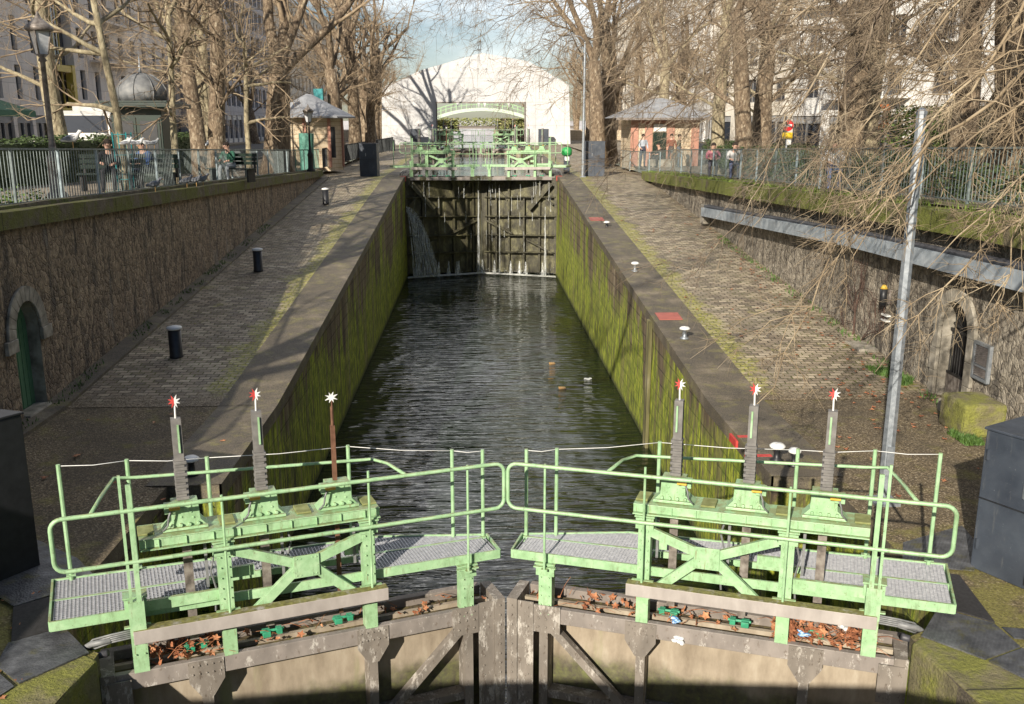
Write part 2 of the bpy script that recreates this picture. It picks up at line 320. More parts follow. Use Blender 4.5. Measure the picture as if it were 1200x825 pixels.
M['twig'] = simple('twig_bark', [(.15, .105, .07), (.27, .205, .135), (.38, .30, .20)], 5, .85, .1)
M['twigpale'] = simple('near_twig_bark', [(.13, .095, .06), (.27, .205, .13), (.44, .36, .245)], 2.2, .8, .15, .004)
M['twig2'] = simple('brown_twig_bark', [(.07, .05, .035), (.19, .145, .10), (.40, .33, .23)], 1.6, .8, .15, .004)
M['fence'] = simple('fence_paint', [(.09, .115, .115), (.19, .23, .23)], 14, .5, .1)
M['fencepost'] = simple('fence_post_paint', [(.16, .21, .23), (.34, .41, .44)], 9, .5, .1)
M['fencedark'] = simple('dark_fence_paint', [(.018, .022, .024), (.035, .04, .042)], 9, .6, .1)
M['fencegreen'] = simple('teal_fence_paint', [(.06, .19, .15), (.12, .30, .24)], 9, .6, .1)
M['kiosk'] = simple('kiosk_green', [(.003, .012, .008), (.006, .022, .013)], 5, .45, .05)
M['zinc'] = simple('zinc_roof', [(.22, .225, .24), (.29, .30, .32), (.36, .37, .385)], 4, .55, .05, .01, .1, coord='W')
M['glass'] = NT('window_glass').out((.03, .035, .045), .08, 0)
M['glassmilk'] = simple('milky_lantern_glass', [(.50, .52, .55), (.62, .64, .66)], 5, .2, 0)
M['truckwhite'] = simple('truck_paint', [(.48, .47, .44), (.58, .57, .54)], 2, .4, .02)
M['tyre'] = simple('tyre_rubber', [(.02, .02, .02), (.04, .04, .04)], 12, .9, .1)
M['tent'] = NT('tent_fabric')
def mk_tent():
    n = M['tent']; P = n.geo.outputs['Position']; S = n.sep(P)
    b = n.n('ShaderNodeTexBrick'); n.put(b.inputs['Vector'], n.comb(S[0], S[2])); b.inputs['Scale'].default_value = 1; b.offset = 0
    b.inputs['Brick Width'].default_value = 2.9; b.inputs['Row Height'].default_value = 2.3; b.inputs['Mortar Size'].default_value = .03
    c = n.ramp(n.noise(P, .5, 4), [(.3, (.48, .48, .49)), (.7, (.58, .58, .58))])
    c = n.mix(n.math('MULTIPLY', b.outputs['Fac'], .5), c, (.3, .3, .3))
    return n.out(c, .6, 0, n.bump(n.noise(P, .7, 4), .6, .3))
M['tent'] = mk_tent()
def mk_facade(name, cols, bw, bh, jc, js=.012):
    n = NT(name); P = n.geo.outputs['Position']; S = n.sep(P)
    b = n.n('ShaderNodeTexBrick'); n.put(b.inputs['Vector'], n.comb(n.math('ADD', S[0], S[1]), S[2])); b.inputs['Scale'].default_value = 1
    b.inputs['Brick Width'].default_value = bw; b.inputs['Row Height'].default_value = bh; b.inputs['Mortar Size'].default_value = js
    b.inputs['Color1'].default_value = (.88, .88, .88, 1); b.inputs['Color2'].default_value = (1, 1, 1, 1); b.inputs['Mortar'].default_value = (*jc, 1)
    c = n.ramp(n.noise(n.pos('W', (1, 1, .4)), 1.2, 7, .65), [(.3, cols[0]), (.7, cols[1])])
    return n.out(n.mix(1, c, b.outputs['Color'], 'MULTIPLY'), .85, 0, n.bump(b.outputs['Fac'], -.3, .01))
M['f_panel'] = mk_facade('pale_panel_facade', [(.68, .62, .57), (.85, .79, .73)], 1.4, 1.3, (.6, .6, .6), .02)
M['f_stone'] = mk_facade('stone_facade', [(.50, .42, .33), (.68, .58, .46)], 1.2, .35, (.5, .5, .5), .02)
M['f_grey'] = mk_facade('grey_facade', [(.34, .34, .37), (.46, .46, .50)], 1.5, 1.5, (.5, .5, .5), .02)
M['f_white'] = mk_facade('white_facade', [(.68, .67, .64), (.80, .79, .77)], 3, 3, (.8, .8, .8), .01)
M['f_cream'] = mk_facade('cream_facade', [(.55, .50, .43), (.70, .66, .58)], 2, 3, (.8, .8, .8), .01)
M['brick'] = mk_facade('pink_brick', [(.40, .20, .15), (.54, .30, .23)], .22, .07, (.75, .7, .6), .008)
M['brickpale'] = mk_facade('pale_brick', [(.55, .44, .30), (.68, .57, .42)], .6, .22, (.6, .5, .4), .012)
M['wframe'] = simple('window_frame_paint', [(.20, .20, .20), (.30, .30, .30)], 3, .6, 0)
M['wframe_w'] = simple('white_window_frame', [(.55, .55, .54), (.65, .65, .64)], 3, .6, 0)
M['roofz'] = M['zinc']
M['awning'] = simple('green_awning', [(.05, .14, .08), (.08, .20, .12)], 4, .8, .1)
M['yellowf'] = simple('yellow_steel', [(.48, .36, .05), (.58, .44, .07)], 4, .5, .05)
M['hedge'] = simple('hedge_leaf', [(.020, .035, .010), (.045, .075, .02), (.08, .11, .035)], 30, .7, .2, coord='W')
M['shrub'] = simple('shrub_leaf', [(.035, .07, .012), (.08, .14, .02), (.15, .2, .04)], 30, .7, .2, coord='W')
M['shrub2'] = simple('far_shrub_leaf', [(.10, .13, .03), (.22, .24, .08), (.36, .34, .16)], 1.2, .8, 0, coord='W')
M['grass'] = simple('grass_blade', [(.06, .10, .015), (.13, .19, .03), (.22, .26, .06)], 20, .8, 0, coord='W')
M['skin'] = simple('skin', [(.50, .30, .22), (.58, .37, .28)], 12, .6, 0)
M['bird'] = simple('white_feather', [(.50, .50, .50), (.74, .74, .73)], 14, .8, 0)
M['birdgrey'] = simple('grey_feather', [(.12, .13, .15), (.26, .27, .30)], 14, .8, 0)
M['orange'] = simple('orange_sign', [(.65, .17, .035), (.72, .21, .05)], 4, .5, 0)
M['teal'] = simple('teal_paint', [(.02, .22, .24), (.04, .30, .32)], 4, .5, 0)
M['poster'] = simple('plastic_litter', [(.60, .62, .62), (.75, .77, .78)], 10, .4, .3)
M['orangebox'] = simple('orange_litter', [(.60, .32, .10), (.70, .45, .2)], 10, .6, .1)
M['ldoor'] = simple('green_door_paint', [(.07, .17, .09), (.11, .24, .13)], 3, .6, .1, stretch=(1, 1, .3))
M['bldark'] = simple('dark_iron', [(.012, .012, .013), (.03, .028, .028)], 12, .6, .2)
M['ivy'] = simple('ground_weed', [(.04, .09, .015), (.09, .17, .03)], 20, .7, 0, coord='W')
def cloth(name, c): return simple('cloth_' + name, [tuple(x * .75 for x in c), c], 8, .9, .1)
# ------------------------------------------------------------------ mesh builder
def frame_of(d):
    d = d.normalized(); a = V((0, 0, 1)) if abs(d.z) < .95 else V((1, 0, 0))
    x = a.cross(d).normalized(); return x, d.cross(x).normalized()
class MB:
    def __init__(s, xf=None): s.v = []; s.f = []; s.m = []; s.xf = xf; s.cur = 0
    def add(s, vs, fs):
        o = len(s.v)
        s.v.extend([s.xf(V(p)) if s.xf else V(p) for p in vs]); s.f.extend([[i + o for i in f] for f in fs]); s.m.extend([s.cur] * len(fs)); return s
    def box(s, a, b):
        (x0, y0, z0), (x1, y1, z1) = a, b
        return s.add([(x0, y0, z0), (x1, y0, z0), (x1, y1, z0), (x0, y1, z0), (x0, y0, z1), (x1, y0, z1), (x1, y1, z1), (x0, y1, z1)],
                     [(0, 3, 2, 1), (4, 5, 6, 7), (0, 1, 5, 4), (1, 2, 6, 5), (2, 3, 7, 6), (3, 0, 4, 7)])
    def cbox(s, c, d): return s.box([c[i] - d[i] / 2 for i in range(3)], [c[i] + d[i] / 2 for i in range(3)])
    def bar(s, p, q, w, h, upv=None):
        p, q = V(p), V(q); d = (q - p).normalized(); u = V(upv) if upv else (V((0, 0, 1)) if abs(d.z) < .9 else V((0, 1, 0)))
        x = d.cross(u).normalized() * w / 2; y = x.cross(d).normalized() * h / 2
        vs = [p - x - y, p + x - y, p + x + y, p - x + y, q - x - y, q + x - y, q + x + y, q - x + y]
        return s.add(vs, [(0, 1, 2, 3), (7, 6, 5, 4), (0, 4, 5, 1), (1, 5, 6, 2), (2, 6, 7, 3), (3, 7, 4, 0)])
    def tube(s, pts, r, n=8, cap=True):
        pts = [V(p) for p in pts]; rs = r if isinstance(r, (list, tuple)) else [r] * len(pts)
        d0 = pts[1] - pts[0]; x, y = frame_of(d0); vs = []; fs = []
        for i, p in enumerate(pts):
            d = (pts[min(i + 1, len(pts) - 1)] - pts[max(i - 1, 0)])
            if d.length > 1e-9:
                d.normalize(); x = (x - d * x.dot(d)); x = x.normalized() if x.length > 1e-6 else frame_of(d)[0]; y = d.cross(x)
            for k in range(n):
                a = 2 * math.pi * k / n; vs.append(p + (x * math.cos(a) + y * math.sin(a)) * rs[i])
        for i in range(len(pts) - 1):
            for k in range(n):
                k2 = (k + 1) % n; fs.append((i * n + k, i * n + k2, (i + 1) * n + k2, (i + 1) * n + k))
        if cap: fs.append(tuple(range(n - 1, -1, -1))); fs.append(tuple((len(pts) - 1) * n + k for k in range(n)))
        return s.add(vs, fs)
    def cyl(s, p, q, r, n=12, r2=None): return s.tube([p, q], [r, r if r2 is None else r2], n)
    def lathe(s, prof, c=(0, 0, 0), n=16):
        vs = []; fs = []; c = V(c)
        for r, z in prof:
            for k in range(n):
                a = 2 * math.pi * k / n; vs.append(c + V((r * math.cos(a), r * math.sin(a), z)))
        for i in range(len(prof) - 1):
            for k in range(n): fs.append((i * n + k, i * n + (k + 1) % n, (i + 1) * n + (k + 1) % n, (i + 1) * n + k))
        fs.append(tuple(range(n - 1, -1, -1))); fs.append(tuple((len(prof) - 1) * n + k for k in range(n)))
        return s.add(vs, fs)
    def ball(s, c, rad, n=10, m=7):
        r3 = rad if isinstance(rad, (list, tuple)) else (rad,) * 3; c = V(c); vs = []; fs = []
        for i in range(m + 1):
            t = math.pi * i / m
            for k in range(n):
                a = 2 * math.pi * k / n; vs.append(c + V((r3[0] * math.sin(t) * math.cos(a), r3[1] * math.sin(t) * math.sin(a), -r3[2] * math.cos(t))))
        for i in range(m):
            for k in range(n): fs.append((i * n + k, i * n + (k + 1) % n, (i + 1) * n + (k + 1) % n, (i + 1) * n + k))
        return s.add(vs, fs)
    def prism(s, poly, d):                     # poly: list of 3D points, d: extrusion vector
        n = len(poly); d = V(d); vs = [V(p) for p in poly] + [V(p) + d for p in poly]
        return s.add(vs, [tuple(range(n - 1, -1, -1)), tuple(range(n, 2 * n))] + [(i, (i + 1) % n, n + (i + 1) % n, n + i) for i in range(n)])
    def build(s, name, mats, parent=None, smooth=False, bevel=0, recalc=True, base=True):
        me = bpy.data.meshes.new(name)
        org = V((0, 0, 0))
        if parent is not None:
            q = parent
            while q is not None: org += q.location; q = q.parent
        elif base and s.v:
            xs = [p.x for p in s.v]; ys = [p.y for p in s.v]; zs = [p.z for p in s.v]
            org = V(((min(xs) + max(xs)) / 2, (min(ys) + max(ys)) / 2, min(zs)))
        me.from_pydata([p - org for p in s.v], [], s.f)
        mats = mats if isinstance(mats, (list, tuple)) else [mats]
        for m in mats: me.materials.append(m)
        if len(mats) > 1: me.polygons.foreach_set('material_index', s.m)
        if recalc and len(s.f) < 60000:
            bm = bmesh.new(); bm.from_mesh(me); bmesh.ops.recalc_face_normals(bm, faces=bm.faces); bm.to_mesh(me); bm.free()
        if smooth: me.polygons.foreach_set('use_smooth', [True] * len(me.polygons))
        me.update()
        o = bpy.data.objects.new(name, me); C.objects.link(o)
        if parent is not None: o.parent = parent
        else: o.location = org
        if bevel:
            b = o.modifiers.new('bevel', 'BEVEL'); b.width = bevel; b.segments = 2; b.limit_method = 'ANGLE'; b.angle_limit = R(40)
        return o
def tag(o, label=None, cat=None, group=None, kind=None):
    if label: o['label'] = label
    if cat: o['category'] = cat
    if group: o['group'] = group
    if kind: o['kind'] = kind
    return o
def thing(name, label, cat, loc=(0, 0, 0), group=None):
    o = bpy.data.objects.new(name, None); C.objects.link(o); o.location = loc; o.empty_display_size = .2
    return tag(o, label, cat, group)
def copy_tree(o, parent=None, matmap=None):
    c = o.copy(); C.objects.link(c); c.parent = parent
    if matmap and c.type == 'MESH' and any(m.name in matmap for m in c.data.materials if m):
        c.data = c.data.copy()
        for i, m in enumerate(c.data.materials):
            if m.name in matmap: c.data.materials[i] = matmap[m.name]
    for ch in list(o.children): copy_tree(ch, c, matmap)
    return c
def struct(o): o['kind'] = 'structure'; return o
# ------------------------------------------------------------------ the ground, quays and lock chamber
def strip(name, xa, xb, ys, zf, m, sub=1):
    b = MB(); n = sub + 1
    for y in ys:
        for k in range(n):
            x = xa + (xb - xa) * k / sub; b.v.append(V((x, y, zf(y))))
    for i in range(len(ys) - 1):
        for k in range(sub): b.f.append([i * n + k, i * n + k + 1, (i + 1) * n + k + 1, (i + 1) * n + k]); b.m.append(0)
    return struct(b.build(name, m, recalc=False, base=False))
YS = [-60, 0, 8, 12, 15, 16.2, 20, 26, 32, 38, 43, 46, 47.6, 52, 60, 68, 77, 86, 95, 110, 140, 200, 320]
# street level sheets either side of the canal, out to the horizon
strip('promenade', -900, -8.3, YS + [900, 2000], lambda y: zst(y), M['dirt'], 1)
strip('promenade', 8.35, 900, YS + [900, 2000], lambda y: zst(y), M['dirt'], 1)
strip('road', -23, -14.5, YS, lambda y: zst(y) + .006, M['road'])
strip('road', 16.5, 24, YS, lambda y: zst(y) + .006, M['road'])
for sx, xs in ((-1, (-14.5, -14.3)), (-1, (-23.2, -23)), (1, (16.3, 16.5)), (1, (24, 24.2))):
    b = MB()
    for y0, y1 in zip(YS, YS[1:]): b.add([(xs[0], y0, zst(y0) - .05), (xs[1], y0, zst(y0) - .05), (xs[1], y1, zst(y1) - .05), (xs[0], y1, zst(y1) - .05), (xs[0], y0, zst(y0) + .13), (xs[1], y0, zst(y0) + .13), (xs[1], y1, zst(y1) + .13), (xs[0], y1, zst(y1) + .13)], [(4, 5, 6, 7), (0, 1, 5, 4), (3, 7, 6, 2), (1, 2, 6, 5), (0, 4, 7, 3)])
    struct(b.build('kerb', M['edge'], recalc=False))
YQ = [16.2, 20, 26, 32, 38, 43, 46, 47.6, 52, 60, 68, 77, 86, 95, 110]
for sx in (-1, 1):
    xi, xe, xo = 3.9 * sx, 4.9 * sx, (7.9 if sx < 0 else 8.2) * sx
    strip('quay_paving', xe, xo, [y for y in YQ if y <= 46], zq, M['cobble'])
    strip('quay_paving', xe, 8.7 * sx, [y for y in YQ if y >= 46], zq, M['cobble'])
    strip('quay_edge', 3.9 * sx, xe, YQ, lambda y: zq(y) + .01, M['edge'])
    strip('quay_edge', 3.9 * sx, xe, [12.38, 16.3], lambda y: -4.846, M['edge'])
    strip('quay_tarmac', 4.8 * sx, xo + .1 * sx, [8.4, 16.6], lambda y: -4.858, M['tarmac'])
    strip('quay_tarmac', 4.6 * sx, xe, [8.45, 12.6], lambda y: -4.864, M['tarmac'])
    b = MB(); b.add([(3.9 * sx, 8.1, -4.85), (4.6 * sx, 8.5, -4.85), (xo, 8.5, -4.85), (xo, -8, -4.85), (9.0 * sx if 0 else 8.0 * sx, -8, -4.85), (5.6 * sx, -8, -4.85), (3.9 * sx, 7.9, -4.85)], [(0, 1, 2, 3, 4, 5, 6)])
    struct(b.build('quay_tarmac', M['tarmac'], base=False))
    # chamber side wall
    b = MB()
    yy = [12.4] + YQ
    for y0, y1 in zip(yy, yy[1:]):
        b.add([(xi, y0, -10.5), (xi, y1, -10.5), (xi, y1, zq(y1) - .22), (xi, y0, zq(y0) - .22)], [(0, 1, 2, 3)])
    wl = [(3.9 * sx, 12.4), (4.6 * sx, 12.4), (4.6 * sx, 8.5), (3.9 * sx, 8.1), (3.9 * sx, 7.9), (5.6 * sx, -8)]
    for (x0, y0), (x1, y1) in zip(wl, wl[1:]):
        b.add([(x0, y0, -10.5), (x1, y1, -10.5), (x1, y1, -5.05), (x0, y0, -5.05)], [(0, 1, 2, 3)])
    tag(b.build('lock_wall', M['chamber'], recalc=False), 'mossy stone side wall of the lock chamber on the %s, %s' % (('left', 'standing in shadow') if sx < 0 else ('right', 'sunlit and yellow green with moss')), 'lock wall')
    # coping stones at the rim, slightly proud
    b = MB(); e = .035
    for y0, y1 in zip(yy, yy[1:]):
        b.add([(xi - e * sx, y0, zq(y0) - .22), (xi - e * sx, y1, zq(y1) - .22), (xi - e * sx, y1, zq(y1) + .012), (xi - e * sx, y0, zq(y0) + .012), (xi + .3 * sx, y0, zq(y0) + .012), (xi + .3 * sx, y1, zq(y1) + .012), (xi, y0, zq(y0) - .22), (xi, y1, zq(y1) - .22)], [(0, 1, 2, 3), (3, 2, 5, 4), (0, 1, 7, 6)])
    for (x0, y0), (x1, y1) in zip(wl, wl[1:]):
        b.add([(x0, y0, -5.05), (x1, y1, -5.05), (x1, y1, -4.845), (x0, y0, -4.845)], [(0, 1, 2, 3)])
    struct(b.build('quay_edge', M['edge'], recalc=False))
    # corner block: mossy pier at the gate heel
    b = MB(); k = [(3.86 * sx, 7.98, 0), (4.35 * sx, 8.33, 0), (4.75 * sx, 8.1, 0), (6.0 * sx, 5.6, 0), (4.62 * sx, 3, 0)]
    b.prism([(x, y, -10.4) for x, y, z in k], (0, 0, 5.56)); tag(b.build('wall_pier', M['block'], bevel=.03), 'mossy stone pier at the %s heel of the near lock gate' % ('left' if sx < 0 else 'right'), 'stone pier')
# red painted marks on the far coping corners and right rim
WL = -7.7
def sheet(name, x0, x1, y0, y1, z, m):
    b = MB(); b.add([(x0, y0, z), (x1, y0, z), (x1, y1, z), (x0, y1, z)], [(0, 1, 2, 3)]); return struct(b.build(name, m, base=False))
sheet('lock_water', -4.65, 4.65, 8.4, 50.6, WL, M['water'])
sheet('downstream_water', -7, 7, -60, 9.9, -9.6, M['water'])
sheet('upper_water', -3.95, 3.95, 49.0, 92, -2.72, M['water_up'])
sheet('basin_water', -14, 14, 93, 260, -2.05, M['water_up'])
# retaining walls
def wallmesh(name, x, ys, zb, zt, m, thick, opening=None):
    M.setdefault('ashlar', simple('pale_ashlar', [(.14, .125, .10), (.27, .245, .20), (.42, .385, .32)], 5, .9, .5, .02, coord='W'))
    b = MB(); s = 1 if x < 0 else -1                # faces the canal
    seg = list(zip(ys, ys[1:]))
    for y0, y1 in seg:
        if opening and opening[0] <= y0 and y1 <= opening[1]:
            for (a0, z0), (a1, z1) in zip(opening[2], opening[2][1:]):
                b.add([(x, a0, z0), (x, a1, z1), (x, a1, zt(a1)), (x, a0, zt(a0))], [(0, 1, 2, 3)])
                b.cur = 1; b.add([(x, a0, z0), (x, a1, z1), (x - s * .22, a1, z1), (x - s * .22, a0, z0)], [(0, 1, 2, 3)]); b.cur = 0
            b.cur = 1
            for yy in opening[:2]: b.add([(x, yy, zb(yy)), (x - s * .22, yy, zb(yy)), (x - s * .22, yy, opening[3]), (x, yy, opening[3])], [(0, 1, 2, 3)])
            b.cur = 0; continue
        b.add([(x, y0, zb(y0)), (x, y1, zb(y1)), (x, y1, zt(y1)), (x, y0, zt(y0))], [(0, 1, 2, 3)])
        b.add([(x, y0, zt(y0)), (x, y1, zt(y1)), (x - s * thick, y1, zt(y1)), (x - s * thick, y0, zt(y0))], [(0, 1, 2, 3)])
    return b.build(name, [m, M['ashlar']], recalc=False)
def arch(y0, y1, zs, zt, n=12):
    c = (y0 + y1) / 2; h = (y1 - y0) / 2
    return [(c - h * math.cos(math.pi * i / n), zs + (zt - zs) * math.sin(math.pi * i / n)) for i in range(n + 1)]
LD = (15.35, 16.25); RD = (15.45, 16.45)
aL = arch(LD[0], LD[1], -3.40, -2.86); aR = arch(RD[0], RD[1], -3.55, -3.02)
ztL = lambda y: zst(y) - .24
ztR = lambda y: zst(y) - .42
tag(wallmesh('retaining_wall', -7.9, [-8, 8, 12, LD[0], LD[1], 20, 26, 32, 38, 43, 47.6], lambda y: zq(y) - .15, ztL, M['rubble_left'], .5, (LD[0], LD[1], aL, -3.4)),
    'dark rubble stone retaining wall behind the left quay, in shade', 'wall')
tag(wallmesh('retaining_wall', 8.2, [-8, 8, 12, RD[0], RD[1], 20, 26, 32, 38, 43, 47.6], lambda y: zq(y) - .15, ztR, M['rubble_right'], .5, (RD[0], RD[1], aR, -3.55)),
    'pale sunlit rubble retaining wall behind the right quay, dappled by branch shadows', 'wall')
def capping(x0, x1, dz0, dz1, m, label, wob=.02, ys=None):
    b = MB(); ys = ys or [-8 + i * .8 for i in range(int(55.5 / .8) + 1)]
    ring = []
    for y in ys:
        t = zst(y); j = [noise.noise(V((x0 * 3 + k, y * .7, k * 5.1))) * wob for k in range(4)]
        ring.append([(x0 + j[0], y, t + dz0), (x1 + j[1], y, t + dz0 + j[2] * .3), (x1 + j[1], y, t + dz1 + j[3]), (x0 + j[0], y, t + dz1 + j[2])])
    for a, c in zip(ring, ring[1:]):
        b.add(a + c, [(0, 1, 5, 4), (1, 2, 6, 5), (2, 3, 7, 6), (3, 0, 4, 7)])
    b.add(ring[0], [(0, 1, 2, 3)]); b.add(ring[-1], [(3, 2, 1, 0)])
    return tag(b.build('coping', m), label, 'stone coping')
capping(-8.12, -7.78, -.24, .04, M['coping'], 'mossy stone coping along the top of the left retaining wall')
capping(-8.42, -8.13, -.15, .10, M['verge'], 'narrow mossy kerb course beneath the left promenade railing', .03)
capping(7.95, 8.42, -.45, -.05, M['coping_right'], 'bright green mossy coping along the top of the right retaining wall', .06)
capping(8.43, 8.8, -.1, .03, M['verge'], 'mossy kerb course beneath the right promenade railing', .04)
b = MB()
for y0, y1 in zip([16.2, 26, 38, 47], [26, 38, 47, 47.6]): b.add([(-7.9, y0, zq(y0)), (-7.55, y0, zq(y0)), (-7.55, y1, zq(y1)), (-7.9, y1, zq(y1)), (-7.9, y0, zq(y0) + .1), (-7.55, y0, zq(y0) + .06), (-7.55, y1, zq(y1) + .06), (-7.9, y1, zq(y1) + .1)], [(4, 5, 6, 7), (1, 2, 6, 5), (0, 1, 5, 4)])
b.add([(-7.9, 8.5, -4.79), (-7.55, 8.5, -4.82), (-7.55, 16.2, -4.79), (-7.9, 16.2, -4.76), (-7.55, 8.5, -4.86), (-7.55, 16.2, -4.86)], [(0, 1, 2, 3), (1, 4, 5, 2)])
struct(b.build('gutter_kerb', M['edge'], recalc=False))
# left arched door
d = thing('arched_door', 'green plank door in a stone arch in the left retaining wall', 'door', (-8.2, 15.8, -4.85))
b = MB(); b.add([(-8.11, y, z) for y, z in [(LD[0] - .02, -4.85)] + aL + [(LD[1] + .02, -4.85)]], [tuple(range(len(aL) + 2))])
for y in [LD[0] + .15 * i for i in range(1, 6)]: b.box((-8.11, y, -4.85), (-8.10, y + .012, -3.2))
b.build('door_leaf', M['ldoor'], d)
def archstones(parent, x, prof, sgn, legz, wid, m, bulge=.05):
    b = MB(); cy = (prof[0][0] + prof[-1][0]) / 2; cz = prof[0][1]
    outp = [(cy + (y - cy) * (1 + wid / ((prof[-1][0] - prof[0][0]) / 2)), cz + (z - cz) * (1 + wid / (prof[len(prof) // 2][1] - cz))) for y, z in prof]
    for (a, c), (e, f) in zip(zip(prof, prof[1:]), zip(outp, outp[1:])):
        b.prism([(x, a[0], a[1]), (x, c[0], c[1]), (x, f[0], f[1]), (x, e[0], e[1])], (sgn * bulge, 0, 0))
    if legz is not None:
        zz = prof[0][1]; k = 0
        while zz > legz:
            h = min(.42, zz - legz); ww = wid * (1.0 if k % 2 else .85)
            b.box((x, prof[0][0] - ww, zz - h + .006), (x + sgn * bulge, prof[0][0], zz)); b.box((x, prof[-1][0], zz - h + .006), (x + sgn * bulge, prof[-1][0] + ww, zz)); zz -= h; k += 1
    else:
        b.box((x, prof[0][0] - wid - .1, cz - .22), (x + sgn * (bulge + .02), prof[0][0], cz)); b.box((x, prof[-1][0], cz - .22), (x + sgn * (bulge + .02), prof[-1][0] + wid + .1, cz))
    return b.build('stone_surround', m, parent, bevel=.012)
M['ashlar_'] = M.get('ashlar') or simple('pale_ashlar', [(.14, .125, .10), (.27, .245, .20), (.42, .385, .32)], 5, .9, .5, .02, coord='W')
archstones(d, -7.895, aL, 1, None, .26, M['ashlar'])
b = MB(); b.box((-8.1, LD[0] + .02, -4.86), (-7.8, LD[1] - .02, -4.74)); b.build('threshold', M['ashlar'], d, bevel=.02)
# right arched gate
d = thing('arched_gate', 'black iron gate with fan bars in a tall stone arch', 'gate', (8.5, 15.95, -4.85))
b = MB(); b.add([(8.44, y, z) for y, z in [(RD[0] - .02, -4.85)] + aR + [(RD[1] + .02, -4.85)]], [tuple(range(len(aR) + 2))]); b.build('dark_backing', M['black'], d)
b = MB(); cy = sum(RD) / 2
for i in range(11): y = RD[0] + .06 + i * .088; b.cyl((8.37, y, -4.4), (8.37, y, -3.62), .012, 5)
for i in range(9):
    a = math.pi * (i + .5) / 9; b.cyl((8.37, cy + .08 * math.cos(a), -3.55 + .05 * math.sin(a)), (8.37, cy + .44 * math.cos(a), -3.55 + .47 * math.sin(a)), .011, 5)
b.bar((8.37, RD[0], -3.6), (8.37, RD[1], -3.6), .04, .05); b.bar((8.37, RD[0], -4.4), (8.37, RD[1], -4.4), .04, .05)
b.build('bars', M['bldark'], d)
b = MB(); b.box((8.35, RD[0] + .02, -4.83), (8.39, cy - .01, -4.42)); b.box((8.35, cy + .01, -4.83), (8.39, RD[1] - .02, -4.42)); b.build('lower_panel', M['steel'], d)
archstones(d, 8.195, aR, -1, -4.85, .24, M['ashlar'], .07)
o = MB(); o.box((8.13, 14.72, -4.15), (8.19, 15.2, -3.55)); v = thing('louvre_vent', 'grey louvred vent grille beside the stone arch', 'vent', (8.15, 14.96, -4.15))
o = MB()
for a, c in (((8.13, 14.70, -4.17), (8.19, 14.75, -3.53)), ((8.13, 15.17, -4.17), (8.19, 15.22, -3.53)), ((8.13, 14.75, -4.17), (8.19, 15.17, -4.12)), ((8.13, 14.75, -3.58), (8.19, 15.17, -3.53)), ((8.13, 14.75, -3.95), (8.19, 15.17, -3.92))): o.box(a, c)
o.build('frame', M['galv'], v)
o = MB()
for i in range(13): z = -4.10 + i * .04; o.add([(8.14, 14.75, z), (8.14, 15.17, z), (8.185, 15.17, z + .03), (8.185, 14.75, z + .03)], [(0, 1, 2, 3)])
o.build('louvres', M['steel'], v)
o = MB(); o.box((7.42, 13.95, -4.86), (8.12, 14.78, -4.3)); tag(o.build('stone_block', M['block'], bevel=.06), 'large mossy stone block below the arched gate', 'stone block')
o = MB(); o.box((7.75, 14.85, -4.86), (8.12, 15.5, -4.62)); tag(o.build('stone_step', M['ashlar'], bevel=.04), 'worn stone step in front of the iron gate', 'step')
p = at(1010, 408, 0, 7.95); o = MB(); o.box((7.75, p.y - .35, p.z - .1), (8.18, p.y + .5, p.z + .06)); tag(o.build('stone_step', M['ashlar'], bevel=.03), 'low stone slab at the wall foot under the bare creeper', 'stone slab')
# wall lamp / camera on right wall
p = at(1041, 345, 0, 8.15); d = thing('wall_lamp', 'black cylindrical wall lamp with a yellow top on the right wall', 'lamp', p)
o = MB(); o.cyl(p + V((-.1, 0, -.22)), p + V((-.1, 0, .12)), .075, 12); o.build('housing', M['black'], d, True)
o = MB(); o.cyl(p + V((-.1, 0, .12)), p + V((-.1, 0, .2)), .08, 12, .03); o.build('cap', M['yellow'], d, True)
o = MB(); o.bar(p + V((0, 0, -.05)), p + V((.06, 0, -.05)), .05, .3); o.build('bracket', M['steel'], d)
for k, zz in ((0, -.45), (1, -.56)):
    o = MB(); o.box((8.1, p.y - .12, p.z + zz), (8.19, p.y + .14, p.z + zz + .03)); tag(o.build('wall_bracket', M['whitepaint']), '%s small white bracket below the black wall lamp' % ('upper' if k == 0 else 'lower'), 'bracket')
# steel beam along the right wall, on stone corbels
d = thing('pipe_beam', 'long blue grey steel beam fixed along the top of the right wall', 'beam', (8.05, 20, -3))
b = MB(); pts = [at(1200, 329, 0, 7.95), at(1000, 281, 0, 7.95), at(825, 248, 0, 7.95)]
e0 = pts[0] + (pts[0] - pts[1]).normalized() * 6
for p0, p1 in zip([e0] + pts, pts): b.bar(p0, p1, .22, .30)
b.build('channel', simple('blue_grey_beam', [(.28, .33, .38), (.38, .43, .48), (.50, .55, .60)], 4, .5, .1, .004, .2), d)
b = MB(); pp0, pp1 = e0 + V((.0, 0, .2)), pts[2] + V((0, 0, .2)); b.tube([pp0, pts[0] + V((0, 0, .2)), pts[1] + V((0, 0, .19)), pp1], .05, 8); b.tube([pp0 + V((.12, 0, .03)), pts[0] + V((.12, 0, .22)), pp1 + V((.12, 0, .03))], .035, 8); b.build('cable', M['cabledark'], d)
b = MB(); q = pts[2]; b.box((7.9, q.y - .1, q.z - .45), (8.19, q.y + .35, q.z + .25)); b.build('stone_corbel', M['ashlar'], d, bevel=.03)

